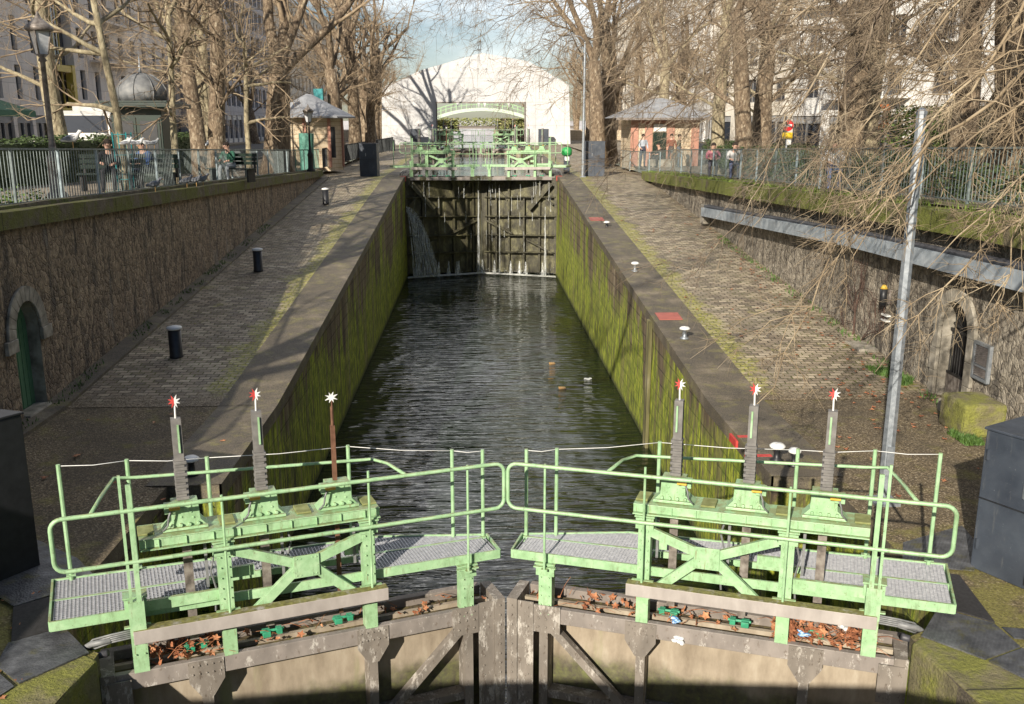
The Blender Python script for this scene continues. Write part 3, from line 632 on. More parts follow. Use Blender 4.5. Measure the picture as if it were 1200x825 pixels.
# ------------------------------------------------------------------ lock gate leaf
AL = math.atan2(1.54, 3.9)
def leaf_root(mir, y0=8.1, dz=0, sh=.025):
    e = V((math.cos(AL) * mir, math.sin(AL), 0)); n = V((-math.sin(AL) * mir, math.cos(AL), 0)); h = V((-3.9 * mir, y0, dz))
    return lambda p: h + e * p.x + n * p.y + V((0, 0, p.z + (.03 - sh * p.x if sh else .0)))
def walkpt(s, t):      # t: 0 near edge, 1 divider, 2 far edge
    near = .27 - .27 * (s + .39) / 4.5; mid = .75 - .35 * (s + .39) / 4.58
    far = (1.22 - .32 * (s + .39) / 3.4) if s < 3.0 else (.9 - .47 * (s - 3.0) / 1.2)
    return (near, mid, far)[t]
def make_leaf(mir, label, glabel):
    X = leaf_root(mir); root = thing('lock_gate', label, 'lock gate', (-3.9 * mir, 8.1, -10.2), glabel)
    B = lambda: MB(X)
    # lower structure
    b = B(); b.box((0.05, .22, -10.2), (4.06, .27, -5.17)); b.build('plate', M['panel'], root)
    b = B(); b.box((.0, 0, -5.33), (4.03, .07, -5.15)); b.build('top_beam', M['beam2'], root, bevel=.006)
    b = B(); b.box((.0, .075, -5.27), (4.03, .425, -5.22)); b.build('trough', M['trough'], root)
    b = B(); b.box((.0, .43, -5.36), (4.05, .52, -5.12)); b.build('rear_beam', M['beam'], root, bevel=.006)
    for s0, wd in ((.95, .1), (2.65, .1)):
        b = B(); b.box((s0 - wd / 2, .03, -10.2), (s0 + wd / 2, .215, -5.335)); b.add([(s0 - .17, -.012, -5.33), (s0 + .17, -.012, -5.33), (s0 + .17, -.012, -5.38), (s0 + .055, -.012, -5.56), (s0 - .055, -.012, -5.56), (s0 - .17, -.012, -5.38), (s0 - .17, .0, -5.33), (s0 + .17, .0, -5.33), (s0 + .17, .0, -5.38), (s0 + .055, .0, -5.56), (s0 - .055, .0, -5.56), (s0 - .17, .0, -5.38)], [(0, 1, 2, 3, 4, 5), (0, 1, 7, 6), (1, 2, 8, 7), (2, 3, 9, 8), (3, 4, 10, 9), (4, 5, 11, 10), (5, 0, 6, 11)])
        b.box((s0 - .17, -.012, -5.33), (s0 + .17, -.002, -5.16))
        for i in range(5):
            for j in range(2): b.ball(X(V((0, 0, 0))) * 0 + V((s0 - .13 + i * .065, -.014, -5.2 - j * .09)), .012, 6, 4)
        b.build('rib', M['worn'], root)
    b = B(); b.box((4.05, -.03, -10.2), (4.17, .42, -5.08)); b.box((3.86, -.015, -10.2), (4.047, -.002, -5.1)); b.box((3.55, -.018, -5.45), (3.855, -.004, -5.12))
    for i in range(40): b.ball((4.11, -.032, -5.16 - i * .12), .014, 6, 4); b.ball((3.92, -.017, -5.16 - i * .12), .012, 6, 4)
    for i in range(3):
        for j in range(3): b.ball((3.62 + i * .09, -.02, -5.18 - j * .1), .014, 6, 4)
    b.box((3.70, .02, -10.2), (3.80, .215, -5.46)); b.build('mitre_post', M['worn'], root)
    b = B(); b.box((-.12, -.03, -10.2), (.12, .45, -5.12)); b.box((.02, -.045, -5.62), (.26, -.03, -5.2)); b.build('heel_post', M['worn'], root)
    for (s0, z0, s1, z1) in ((3.65, -5.42, 2.72, -6.35), (.88, -5.42 - .6, .2, -6.6), (3.65, -7.4, 2.72, -8.2)):
        b = B(); b.bar((s0, .06, z0), (s1, .06, z1), .09, .09); b.build('diagonal_brace', M['worn'], root)
    for z in (-6.3, -7.3, -8.3, -9.2): b = B(); b.box((.1, .05, z), (3.7, .21, z + .09)); b.build('girder', M['worn'], root)
    # fender
    b = B(); b.box((.32, -.14, -4.79), (2.80, -.02, -4.65)); b.build('fender_beam', M['fender'], root, bevel=.006)
    # posts
    for s0, zt, w_ in ((.365, -4.36, .14), (1.2, -3.93, .13), (2.645, -3.93, .13), (3.73, -4.62, .15)):
        b = B(); b.box((s0 - w_ / 2, .0, -5.16), (s0 + w_ / 2, .012, zt)); b.box((s0 - w_ / 2, .012, -5.16), (s0 - w_ / 2 + .012, .12, zt)); b.box((s0 + w_ / 2 - .012, .012, -5.16), (s0 + w_ / 2, .12, zt))
        b.box((s0 - w_ / 2 - .03, -.012, zt - .14), (s0 + w_ / 2 + .03, -.001, zt - .02)); b.box((s0 - w_ / 2 - .04, -.03, zt - .005), (s0 + w_ / 2 + .04, .13, zt + .01))
        b.box((s0 - w_ / 2 - .05, -.04, -4.66), (s0 + w_ / 2 + .05, -.003, -4.645))
        for i in (-1, 1):
            for j in range(6): b.ball((s0 + i * w_ * .3, -.013, zt - .05 - j * .11), .009, 6, 4)
        b.build('post', M['green'], root)
    # head beam with channels
    b = B(); b.box((.45, .04, -3.905), (2.78, .052, -3.825)); b.box((.45, .03, -3.824), (2.78, .40, -3.812)); b.box((.45, .39, -3.905), (2.78, .402, -3.825)); b.box((.45, .0, -3.92), (2.78, .06, -3.908))
    for i in range(9): b.box((.62 + i * .25, .018, -3.907), (.626 + i * .25, .039, -3.826))
    b.build('head_beam', M['green'], root, bevel=.004)
    M.setdefault('mossplate', simple('mossy_box_lid', [(.15, .16, .05), (.27, .29, .12)], 12, .9, .2))
    for s0 in (.52, 1.27, 2.02, 2.70): b = B(); b.cbox((s0, .23, -3.80), (.15, .22, .02)); b.build('cover_box', M['mossplate'], root, bevel=.006)
    # rack drives
    for i, s0 in enumerate((.88, 1.63, 2.38)):
        b = B(); z = -3.81
        b.add([(s0 - .22, .16, z), (s0 + .22, .16, z), (s0 + .145, .16, z + .085), (s0 + .135, .16, z + .27), (s0 - .11, .16, z + .27), (s0 - .12, .16, z + .085),
               (s0 - .22, .33, z), (s0 + .22, .33, z), (s0 + .145, .33, z + .085), (s0 + .135, .33, z + .27), (s0 - .11, .33, z + .27), (s0 - .12, .33, z + .085)],
              [(0, 1, 2, 3, 4, 5), (11, 10, 9, 8, 7, 6), (0, 1, 7, 6), (1, 2, 8, 7), (2, 3, 9, 8), (3, 4, 10, 9), (4, 5, 11, 10), (5, 0, 6, 11)])
        b.cbox((s0 - .13, .17, z + .23), (.10, .12, .08))
        b.box((s0 - .21, .12, z + .003), (s0 + .21, .159, z + .03))
        for j in range(4): b.cyl((s0 - .12 + j * .08, .13, z + .05), (s0 - .12 + j * .08, .165, z + .05), .018, 7)
        for (a, c) in ((.06, .27), (.06, .2), (.08, .13), (-.03, .15), (-.09, .12)): b.cyl((s0 + a, .15, z + c * .85), (s0 + a, .162, z + c * .85), .012, 6)
        dr = b.build('drive_housing', M['green'], root, bevel=.004)
        b = B(); b.cbox((s0 - .09, .09, z + .25), (.10, .05, .028)); b.build('yellow_switch', M['yellow'], dr, bevel=.004)
        b = B(); b.tube([(s0 - .12, .10, z + .24), (s0 - .15, .09, z + .16), (s0 - .16, .10, z + .08), (s0 - .21, .12, z + .02)], .009, 6); b.build('cable', M['cable'], dr, True)
        thin = (mir > 0 and i == 2)
        zt = -2.95 if thin else -2.72
        rk = B()
        if thin: rk.cbox((s0, .27, (zt - 5.05) / 2), (.042, .042, 5.05 + zt)); rk.build('rack_bar', M['rust'], root)
        else:
            rk.cbox((s0, .27, (zt - .45 - 5.05) / 2), (.085, .05, 5.05 + zt - .45)); rk.build('rack_bar', M['steel'], root)
            q = B(); zz = zt - .78; q.box((s0 - .045, .225, zt - .42), (s0 + .045, .315, zt)); q.build('rack_cover', M['rack'], root)
            q = B(); k = 0; z1 = zt - .42; prof = []
            while z1 > zt - .86:
                q.cbox((s0 + .004 * (-1) ** k, .27, z1 - .018), (.095 if k % 2 else .118, .095 if k % 2 else .118, .03)); z1 -= .03; k += 1
            q.build('bellows', M['rack'], root, bevel=.004)
            q = B(); q.cbox((s0 + .01, .208, zt - .19), (.018, .01, .28)); q.build('green_gauge', M['green'], root)
        # star flag
        fz = zt + (.30 if thin else .17)
        q = B(); q.cyl((s0, .27, zt), (s0 + .005, .27, fz), .009, 6)
        if thin: q.cyl((s0, .27, zt), (s0, .27, zt + .2), .016, 6)
        q.build('flag_rod', M['whitepaint'] if not thin else M['rust'], root)
        def star(a0, a1, m):
            q = B(); r0, r1 = .066, .028; pts = [(s0, .255, fz)]; K = 8
            for j in range(9):
                a = a0 + (a1 - a0) * j / 8; rr = r0 if j % 2 else r1; rr *= (1.05 if j in (1, 7) else .9)
                pts.append((s0 + rr * math.cos(a), .255, fz + rr * math.sin(a)))
            q.prism(pts, (0, .012, 0)); return q.build('star_vane', m, root)
        g_ = mir
        if thin: star(0, math.pi, M['whitepaint']); star(math.pi, 2 * math.pi, M['whitepaint'])
        elif g_ > 0: star(math.pi / 2, 3 * math.pi / 2, M['redpaint']); star(-math.pi / 2, math.pi / 2, M['whitepaint'])
        else: star(-math.pi / 2, math.pi / 2, M['redpaint']); star(math.pi / 2, 3 * math.pi / 2, M['whitepaint'])
        # foot clamp
        q = B(); q.cbox((s0 - .05, .22, -5.11), (.08, .10, .06)); q.cbox((s0 + .08, .22, -5.10), (.06, .08, .06)); q.cyl((s0 - .11, .22, -5.09), (s0 + .13, .22, -5.09), .016, 8); q.build('foot_clamp', M['emerald'], root, bevel=.004)
        # chain / perforated strap + cable hanging
        q = B(); q.cbox((s0 + .17, .25, -4.25), (.028, .01, .5)); q.tube([(s0 + .22, .2, -3.99), (s0 + .25, .17, -4.1), (s0 + .2, .18, -4.3), (s0 + .24, .2, -4.5), (s0 + .22, .2, -4.75)], .010, 5); q.build('hanging_cable', M['cable'], root)
    # X brace
    b = B(); b.box((1.86, -.015, -4.44), (2.12, .0, -4.20))
    for s1, z1 in ((1.30, -3.99), (2.62, -4.03)): b.bar((1.98 + (.08 if s1 > 2 else -.08), .03, -4.29), (s1, .03, z1 - .06), .05, .10, (0, 1, 0) if 0 else None)
    for s1, z1 in ((1.42, -4.78), (2.62, -4.85)): b.bar((1.98 + (.08 if s1 > 2 else -.08), .03, -4.35), (s1, .03, z1), .05, .10)
    for sx_ in (1.89, 1.93, 2.05, 2.09):
        for z1 in (-4.23, -4.41): b.ball((sx_, -.017, z1), .009, 6, 4)
    b.build('cross_brace', M['green'], root, bevel=.003)
    # lower longitudinal tie behind posts
    for q_ in ((.44, .14, -4.54, 1.14), (1.27, .2, -4.36, 1.5), (2.45, .3, -4.36, 2.72)): b = B(); b.bar(q_[:3], (q_[3], q_[1], q_[2]), .04, .11); b.build('tie', M['green'], root)
    # walkway
    X0 = leaf_root(mir, sh=0); B0 = lambda: MB(X0)
    def edge(t0, s0, s1, h=.09, w_=.022):
        b_ = B0(); pts = [s0, 3.0, s1] if (t0 == 2) else [s0, s1]
        for a, c in zip(pts, pts[1:]): b_.bar((a, walkpt(a, t0), -4.62), (c, walkpt(c, t0), -4.62), w_, h)
        return b_
    S0, S1 = -.40, 4.12
    b = edge(0, S0, S1, .10); e2 = edge(1, S0, S1, .07, .03); b.v += e2.v; o_ = len(b.v) - len(e2.v); b.f += [[i + o_ for i in f] for f in e2.f]; b.m += e2.m
    e3 = edge(2, S0, 4.15, .09); o_ = len(b.v); b.v += e3.v; b.f += [[i + o_ for i in f] for f in e3.f]; b.m += e3.m
    b.bar((S0, walkpt(S0, 0), -4.62), (S0, walkpt(S0, 2), -4.62), .022, .10); b.bar((S1, walkpt(S1, 0), -4.62), (4.15, walkpt(4.15, 2), -4.62), .022, .10)
    b.build('walkway_frame', M['green'], root)
    b = B0(); s = S0 + .03
    gap = (1.05, 2.62)                        # the middle bay of the near strip is open for the racks
    while s < S1 - .02:
        n0, n1, n2 = (walkpt(s, k) for k in range(3))
        if not (gap[0] < s < gap[1]) and n1 - n0 > .05: b.box((s, n0 + .015, -4.615), (s + .006, n1 - .018, -4.59))
        if n2 - n1 > .05: b.box((s, n1 + .018, -4.615), (s + .006, n2 - .015, -4.59))
        s += .036
    for k in range(26):
        f = k / 25
        for t in (0, 1):
            a = S0 + .03
            while a < S1 - .06:
                c = a + .12
                if not (t == 0 and gap[0] - .1 < a < gap[1]):
                    za, zb = walkpt(a, t) + (walkpt(a, t + 1) - walkpt(a, t)) * f, walkpt(c, t) + (walkpt(c, t + 1) - walkpt(c, t)) * f
                    if k % 2 == 0: b.bar((a, za, -4.600), (c, zb, -4.600), .006, .022)
                a = c
    b.build('grating', M['grate'], root, recalc=False)
    # front rail loop
    def loop(p0, p1, zt, zb, n_, r=.021, rr=.10):
        pts = []
        for cx, cz, a0 in ((p1 - rr, zt - rr, 90), (p1 - rr, zb + rr, 0), (p0 + rr, zb + rr, -90), (p0 + rr, zt - rr, -180)):
            for j in range(6): a = R(a0 - j * 18); pts.append((cx + rr * math.cos(a), n_, cz + rr * math.sin(a)))
        pts.append(pts[0]); return pts
    b = B(); b.tube(loop(-.27, 4.13, -3.45, -3.96, -.10), .021, 10, False); b.build('front_rail', M['green'], root, True)
    b = B()
    b.bar((.33, -.1, -4.37), (.33, -.1, -3.10), .026, .026); b.bar((.40, -.1, -4.37), (.40, -.1, -3.2), .045, .03); b.box((.30, -.12, -4.7), (.44, .0, -4.36)); b.build('front_stanchion', M['green'], root)
    for s0, a, c in ((1.21, -4.70, -3.42), (2.645, -4.70, -3.36), (3.72, -4.67, -3.43)): b = B(); b.cyl((s0, -.075, a), (s0, -.075, c), .013, 7); b.cbox((s0, -.06, a + .01), (.07, .06, .02)); b.build('front_stanchion', M['green'], root)
    # rear rail
    tops = []
    for s0 in (-.22, .42, 1.2, 2.68, 3.78, 4.10):
        n_ = walkpt(s0, 2) - .03; zt = -3.36 if s0 < 1 else (-3.4 if s0 < 3 else -3.47); b = B(); b.cyl((s0, n_, -4.66), (s0, n_, zt), .021, 8); tops.append((s0, n_, zt - .015)); b.cbox((s0, n_, -4.57), (.09, .07, .012)); b.build('rear_stanchion', M['green'], root, False)
    b = B(); yy_ = lambda s: walkpt(s, 2) - .075
    b.tube([(.06, -.08, -3.46), (.16, .5, -3.50), (.28, yy_(.28), -3.54), (.5, yy_(.5), -3.55), (2.85, yy_(2.85), -3.57), (2.93, yy_(2.93), -3.57), (3.0, .45, -3.50), (3.05, -.08, -3.46)], .018, 8); b.build('rear_rail', M['green'], root, True)
    b = B()
    for a, c in zip(tops, tops[1:]): m_ = (V(a) + V(c)) / 2 - V((0, 0, .02)); b.tube([a, m_, c], .004, 5)
    b.build('white_rope', M['whitepaint'], root, True)
    # hoses from gate to quay
    b = B()
    for k in range(5): b.tube([(.36, .05, -4.72 - k * .02), (.12, .06, -4.74 - k * .02), (-.04, .14, -4.80 - k * .025), (-.12, .26 + .02 * k, -4.93 - k * .02), (-.14, .34, -5.2)], .009, 6)
    b.tube([(.12, .07, -4.80), (-.06, .13, -4.84), (-.15, .24, -4.94), (-.18, .33, -5.1), (-.18, .35, -5.4)], .03, 8)
    b.build('conduit', M['cable'], root, True)
    b = B(); b.tube([(.08, .02, -4.90), (-.05, .08, -4.95), (-.1, .16, -5.05), (-.12, .2, -5.4)], .035, 8); b.build('dark_hose', M['cabledark'], root, True)
    return root
LG = 'leaves of the lock gates with green walkways'
leafL = make_leaf(1, 'near left lock gate leaf with two booted racks and one bare rusty rod', LG)
leafR = make_leaf(-1, 'near right lock gate leaf with three booted racks under red and white stars', LG)
mm = {'gate_plate': M['wetgate'], 'peeling_beam_paint': M['wetrib']}
for src, sd_ in ((leafL, 'left'), (leafR, 'right')):
    g2 = copy_tree(src, None, mm); g2.location = src.location + V((0, 40.9, 2.58))
    g2['label'] = 'leaking %s leaf of the middle lock gate, black wet plates under green railings' % sd_
    for ch in g2.children:
        if ch.name.startswith('diagonal') : pass
    g3 = copy_tree(src, None, None); g3.location = src.location + V((0, 80.0, 3.12))
    g3['label'] = '%s leaf of the far lock gate in front of the white tent opening' % sd_
# extra framing on the middle gate: its own dark wet struts and ledges
for mir in (1, -1):
    X = leaf_root(mir, 8.1 + 40.9, 2.58); par = [o for o in C.objects if o.get('label', '').startswith('leaking %s' % ('left' if mir > 0 else 'right'))][0]
    for s0 in (1.75, 3.3): b = MB(X); b.box((s0, -.02, -10.1), (s0 + .09, .04, -6.2)); b.build('rib', M['wetrib'], par)
    for z in (-6.3, -7.3, -8.3, -9.2): b = MB(X); b.box((0.05, -.14, z + .095), (4.0, .2, z + .125)); b.build('ledge', M['wetgate'], par)
    for q in (((.3, -5.5), (1.5, -6.8), .26), ((2.4, -8.1), (3.9, -7.4), .09), ((.2, -9.1), (1.6, -8.4), .08)):
        b = MB(X); b.bar((q[0][0], -.1, q[0][1]), (q[1][0], -.1, q[1][1]), .08, q[2]); b.build('strut', M['wetrib'], par)
# sills behind middle and far gates (closing the steps between water levels)
b = MB(); b.box((-3.9, 51.2, -10.4), (3.9, 51.6, -7.6)); struct(b.build('gate_sill', M['wetrib']))
b = MB(); b.box((-3.9, 91.6, -8), (3.9, 92.4, -2.9)); struct(b.build('gate_sill', M['wetrib']))
# leaks through the middle gate
def gate_y(x): return 49.0 + abs(3.9 - abs(x)) * math.tan(AL)
rnd = random.Random(3)
M['spray'] = None
def mk_spray():
    n = NT('falling_water'); n.t.nodes.remove(n.b)
    o = n.t.nodes['Material Output']; p = n.pos('W', (14, 14, 1.1)); f = n.noise(p, 1.6, 4, .7)
    a = n.step(f, .36, .72); tr = n.n('ShaderNodeBsdfTransparent'); df = n.n('ShaderNodeBsdfPrincipled'); df.inputs['Base Color'].default_value = (.85, .88, .88, 1); df.inputs['Roughness'].default_value = .3
    mx_ = n.n('ShaderNodeMixShader'); n.put(mx_.inputs[0], n.math('MULTIPLY', a, .6)); n.t.links.new(tr.outputs[0], mx_.inputs[1]); n.t.links.new(df.outputs[0], mx_.inputs[2]); n.t.links.new(mx_.outputs[0], o.inputs[0])
    return n.m
M['spray'] = mk_spray()
b = MB()
def jet(x, z0, z1, w0, w1, push=.5):
    y = gate_y(x) - .1; n_ = 10; L = []
    for i in range(n_ + 1):
        t = i / n_; L.append((V((x + rnd.uniform(-.01, .01), y - push * t ** .5 * .6 - .12, z0 + (z1 - z0) * t)), w0 + (w1 - w0) * t))
    b.tube([p for p, _ in L], [q for _, q in L], 7, False)
jet(-.15, -2.7, WL, .02, .09, .5); jet(.95, -3.0, WL + .1, .018, .035); jet(3.3, -4.1, WL, .02, .08)
for k in range(40): x = rnd.uniform(-3.7, 3.7); z = rnd.choice([-2.8, -3.55, -4.4, -5.4]); jet(x, z, z - rnd.uniform(.3, 1.1), .008, .022, .1)
for k in range(14): x = rnd.uniform(-3.6, 3.6); jet(x, -7.0, WL, .03, .12, .25)
for k in range(500):
    x = rnd.choice([-.15, 3.3, .95, -3.2, -2.6, 2.0, rnd.uniform(-3.6, 3.6)]) + rnd.gauss(0, .22); y = gate_y(x) - .3 - rnd.random() * .4; z = WL + abs(rnd.gauss(0, .16)); b.ball((x, y, z), rnd.uniform(.008, .022), 5, 3)
tag(b.build('water_leaks', M['spray'], smooth=True, recalc=False), 'thin white streams leaking through the middle lock gate', 'leaking water', kind='stuff')
b = MB()
for k in range(60):                                    # jet spraying from the left wall
    z0 = -4.0 - rnd.random() * .3; v = rnd.uniform(.3, 1.7); p0 = V((-3.85, 48.6, z0)); pts = []
    for i in range(7): t = i / 6; pts.append(p0 + V((v * t, -.3 * t - rnd.random() * .03, -(7.6 + z0 + .0) * t * t)))
    b.tube(pts, [.008 + .012 * i / 6 for i in range(7)], 4, False)
tag(b.build('water_spray', M['spray'], smooth=True, recalc=False), 'white spray shooting from the left wall beside the middle gate', 'water spray', kind='stuff')
b = MB(); N = 60
for i in range(N + 1):
    x = -3.85 + 7.7 * i / N; y = gate_y(x) - .55
    wv = .10 + .12 * abs(noise.noise(V((x * 2, 3, 1)))); wz = .02 + .05 * abs(noise.noise(V((x * 3, 7, 1))))
    for q, z in ((-wv, .012), (0, wz + .02), (.22, .05), (.4, .012)): b.v.append(V((x, y + q + noise.noise(V((x * 4, q, 2))) * .06, WL + z)))
for i in range(N):
    for k in range(3): b.f.append([i * 4 + k, (i + 1) * 4 + k, (i + 1) * 4 + k + 1, i * 4 + k + 1]); b.m.append(0)
tag(b.build('foam', M['foam'], recalc=False), 'line of white foam at the foot of the middle gate', 'foam', kind='stuff')

# ------------------------------------------------------------------ quay furniture
def bollard(label, p, h, r):
    o = thing('bollard', label, 'bollard', p, 'white capped black bollards on the quays')
    b = MB(); b.lathe([(r * 1.08, 0), (r * 1.08, .04), (r, .06), (r, h - .02)], p, 20); b.build('post', M['black'], o, True)
    b = MB(); b.lathe([(r * 1.14, h - .02), (r * 1.2, h), (r * 1.14, h + .03), (r * .4, h + .055), (.01, h + .06)], p, 20); b.build('cap', M['whitepaint'], o, True); return o
for (px, py, lab, h) in ((207, 419, 'black bollard with a white cap nearest on the left quay', .62), (303, 318, 'black bollard with a white cap, second up the left ramp', .62), (382, 239, 'smallest black bollard with a white cap near the top of the left ramp', .6)):
    z = {207: -4.6, 303: -4.05, 382: -3.15}[px]; p = at(px, py, 2, z); p.z = zq(p.y); p = at(px, py, 2, p.z); bollard(lab, p, h, .13)
for (px, py, lab) in ((441, 190, 'black bollard beside the left cabinet above the middle gate'), (461, 182, 'farthest black bollard, on the left near the white tent')):
    p = at(px, py, 2, -2.4); p.z = zq(p.y); bollard(lab, p, 1.0 if px == 441 else .9, .16)
MUSH = [(744, 318, 'white topped mooring post beyond the red hatch on the right rim'), (802, 397, 'white topped mooring post on dark rim just before the red hatch'), (910, 540, 'larger white topped mooring post behind the near right racks'),
        (930, 546, 'smaller white topped mooring post right of its larger neighbour'), (225, 556, 'white topped mooring post on the left rim behind the racks'), (711, 268, 'white topped mooring post on the small far red hatch')]
for px, py, lab in MUSH:
    p = at(px, py, 2, -4.4)
    for _ in range(8): p = at(px, py, 2, zq(p.y) + .01)
    k = 1.0 if px != 930 else .8
    o = thing('mooring_post', lab, 'mooring post', p, 'white topped mooring posts on the lock rim')
    b = MB(); b.lathe([(.10 * k, 0), (.10 * k, .02), (.05 * k, .05), (.045 * k, .17), (.07 * k, .2)], p, 14); b.build('stem', M['galv'] if px in (802, 744) else M['black'], o, True)
    b = MB(); b.lathe([(.07 * k, .2), (.115 * k, .215), (.12 * k, .24), (.08 * k, .27), (.01, .28)], p, 16); b.build('cap', M['whitepaint'], o, True)
def hatch(x0, x1, y0, y1, lab, m=None, c='hatch', nm='red_hatch'):
    b = MB(); b.prism([(x0, y0, zq(y0) + .014), (x1, y0, zq(y0) + .014), (x1, y1, zq(y1) + .014), (x0, y1, zq(y1) + .014)], (0, 0, .016)); tag(b.build(nm, m or M['redfade']), lab, c)
hatch(4.0, 4.55, 21.5, 22.1, 'faded red steel hatch on the right lock rim, the nearer one'); hatch(3.98, 4.5, 35.0, 35.7, 'faded red hatch farther up the right lock rim')
for x, y, l in ((3.83, 13.4, 'lower'), (3.83, 14.3, 'upper')):
    b = MB(); b.box((x - .008, y - .2, -5.02), (x + .03, y + .2, -4.90)); b.box((x + .03, y - .2, -4.838), (x + .3, y - .1, -4.834)); tag(b.build('paint_mark', M['redpaint']), '%s of two small red painted marks on the right rim behind the racks' % l, 'paint mark')
for s in (-1, 1):
    b = MB(); b.box((s * 3.84 - .0, 48.5, -2.75), (s * 3.84 + s * .3, 48.8, -2.49)); tag(b.build('rim_marker', M['redpaint'], bevel=.02), 'red painted rim corner at the %s end of the middle gate' % ('left' if s < 0 else 'right'), 'rim marker')
# vertical timber guides on chamber wall
for y in (21.8,):
    b = MB(); b.box((3.80, y - .09, -9.5), (3.88, y + .09, zq(y) - .1)); b.box((3.80, y + .16, -9.5), (3.88, y + .28, zq(y) - .1)); tag(b.build('timber_guide', simple('guide_timber', [(.05, .045, .02), (.13, .12, .05), (.26, .23, .16)], 4, .9, .4, stretch=(1, 1, .2), coord='W')), 'worn upright timber guide on the right chamber wall below the nearer red hatch', 'timber guide')
# cabinets
def cabinet(lab, pts, z0, z1, m=M['box'], group=None, seams=True):
    c = sum((V((x, y, z0)) for x, y in pts), V()) / len(pts); o = thing('cabinet', lab, 'cabinet', c, group)
    b = MB(); b.prism([(x, y, z0) for x, y in pts], (0, 0, z1 - z0)); b.build('casing', m, o, bevel=.012)
    b = MB(); cx, cy = c.x, c.y; b.prism([(cx + (x - cx) * 1.03, cy + (y - cy) * 1.03, z1 + .002) for x, y in pts], (0, 0, .03)); b.build('lid', m, o, bevel=.008)
    if seams:
        (xa, ya), (xb, yb) = pts[0], pts[1]; n_ = V((yb - ya, -(xb - xa), 0)).normalized() * .006
        b = MB(); b.bar(V((xa, ya, z0 + (z1 - z0) * .52)) + n_, V((xb, yb, z0 + (z1 - z0) * .52)) + n_, .012, .012); b.bar(V(((xa + xb) / 2, (ya + yb) / 2, z0 + .05)) + n_, V(((xa + xb) / 2, (ya + yb) / 2, z0 + .8)) + n_, .012, .012); b.build('door_seam', M['black'], o)
        q = V(((xa + xb) / 2, (ya + yb) / 2, z0 + 1.0)) + n_; u = V((xb - xa, yb - ya, 0)).normalized()
        b = MB(); b.bar(q - u * .12, q - u * .12 + V((0, 0, .16)), .03, .03); b.build('handle', M['galv'], o)
        for zz in (.25, 1.3): b = MB(); b.bar(V((xa, ya, z0 + zz)) + n_ + u * .05, V((xa, ya, z0 + zz + .12)) + n_ + u * .05, .03, .03); b.build('hinge', m, o)
    return o
cabinet('large blue black control cabinet at the right edge beside the gate', [(5.25, 9.55), (5.85, 8.45), (7.0, 9.05), (6.4, 10.2)], -4.85, -3.22)
cabinet('large black control cabinet in shade at the left edge', [(-6.9, 8.7), (-5.8, 9.15), (-5.25, 9.95), (-6.3, 10.35)], -4.85, -3.05, M['black'])
p = at(432, 199, 1, 49); cabinet('dark cabinet with a pale side left of the middle gate', [(p.x - .45, 49), (p.x + .45, 48.8), (p.x + .5, 49.6), (p.x - .4, 49.8)], zq(49), zq(49) + 1.62)
p = at(697, 203, 1, 48.5); cabinet('dark grey cabinet beside the pole right of the middle gate', [(p.x - .55, 48.6), (p.x + .5, 48.5), (p.x + .55, 49.3), (p.x - .5, 49.4)], zq(48.5), zq(48.5) + 1.72)
# ground plates around the near gate
PL = [([(-5.95, 10.9), (-4.9, 10.1), (-4.45, 9.55), (-5.1, 9.0), (-5.6, 9.4), (-6.0, 9.9)], 'grey tread plate on the left quay at the end of the walkway', M['plate']),
      ([(-5.1, 8.98), (-4.62, 9.35), (-4.4, 8.6), (-4.8, 8.3)], 'black rubber covered plate on the left quay beside the gate', M['plateblack']),
      ([(-4.82, 8.28), (-4.4, 8.55), (-3.98, 8.08), (-4.4, 7.6), (-4.75, 7.9)], 'worn tread plate on the left pier at the gate heel', M['plate']),
      ([(-4.75, 7.85), (-4.42, 7.55), (-5.0, 6.2), (-5.5, 6.6)], 'long tread plate strip nearest on the left pier', M['plate']),
      ([(4.5, 9.6), (4.75, 10.15), (5.7, 10.6), (5.6, 10.0), (5.22, 9.4)], 'bright tread plate on the right quay beside the cabinet', M['plate']),
      ([(4.45, 8.65), (4.48, 9.55), (5.0, 9.3), (4.85, 8.3)], 'black rubber covered plate on the right quay beside the gate', M['plateblack']),
      ([(4.0, 8.08), (4.42, 8.6), (4.83, 8.28), (4.85, 7.85), (4.4, 7.65)], 'worn tread plate on the right pier at the gate heel', M['plate']),
      ([(4.42, 7.62), (4.85, 7.82), (5.6, 6.8), (5.2, 6.3)], 'long tread plate strip nearest on the right pier', M['plate']),
      ([(4.87, 8.2), (6.2, 7.9), (6.2, 7.7), (4.88, 8.0)], 'narrow tread plate strip crossing the mossy right quay', M['plate'])]
for i, (pl, lab, m) in enumerate(PL):
    b = MB(); b.prism([(x, y, -4.836 + .001 * (i % 3)) for x, y in pl], (0, 0, .014)); tag(b.build('floor_plate', m), lab, 'floor plate')
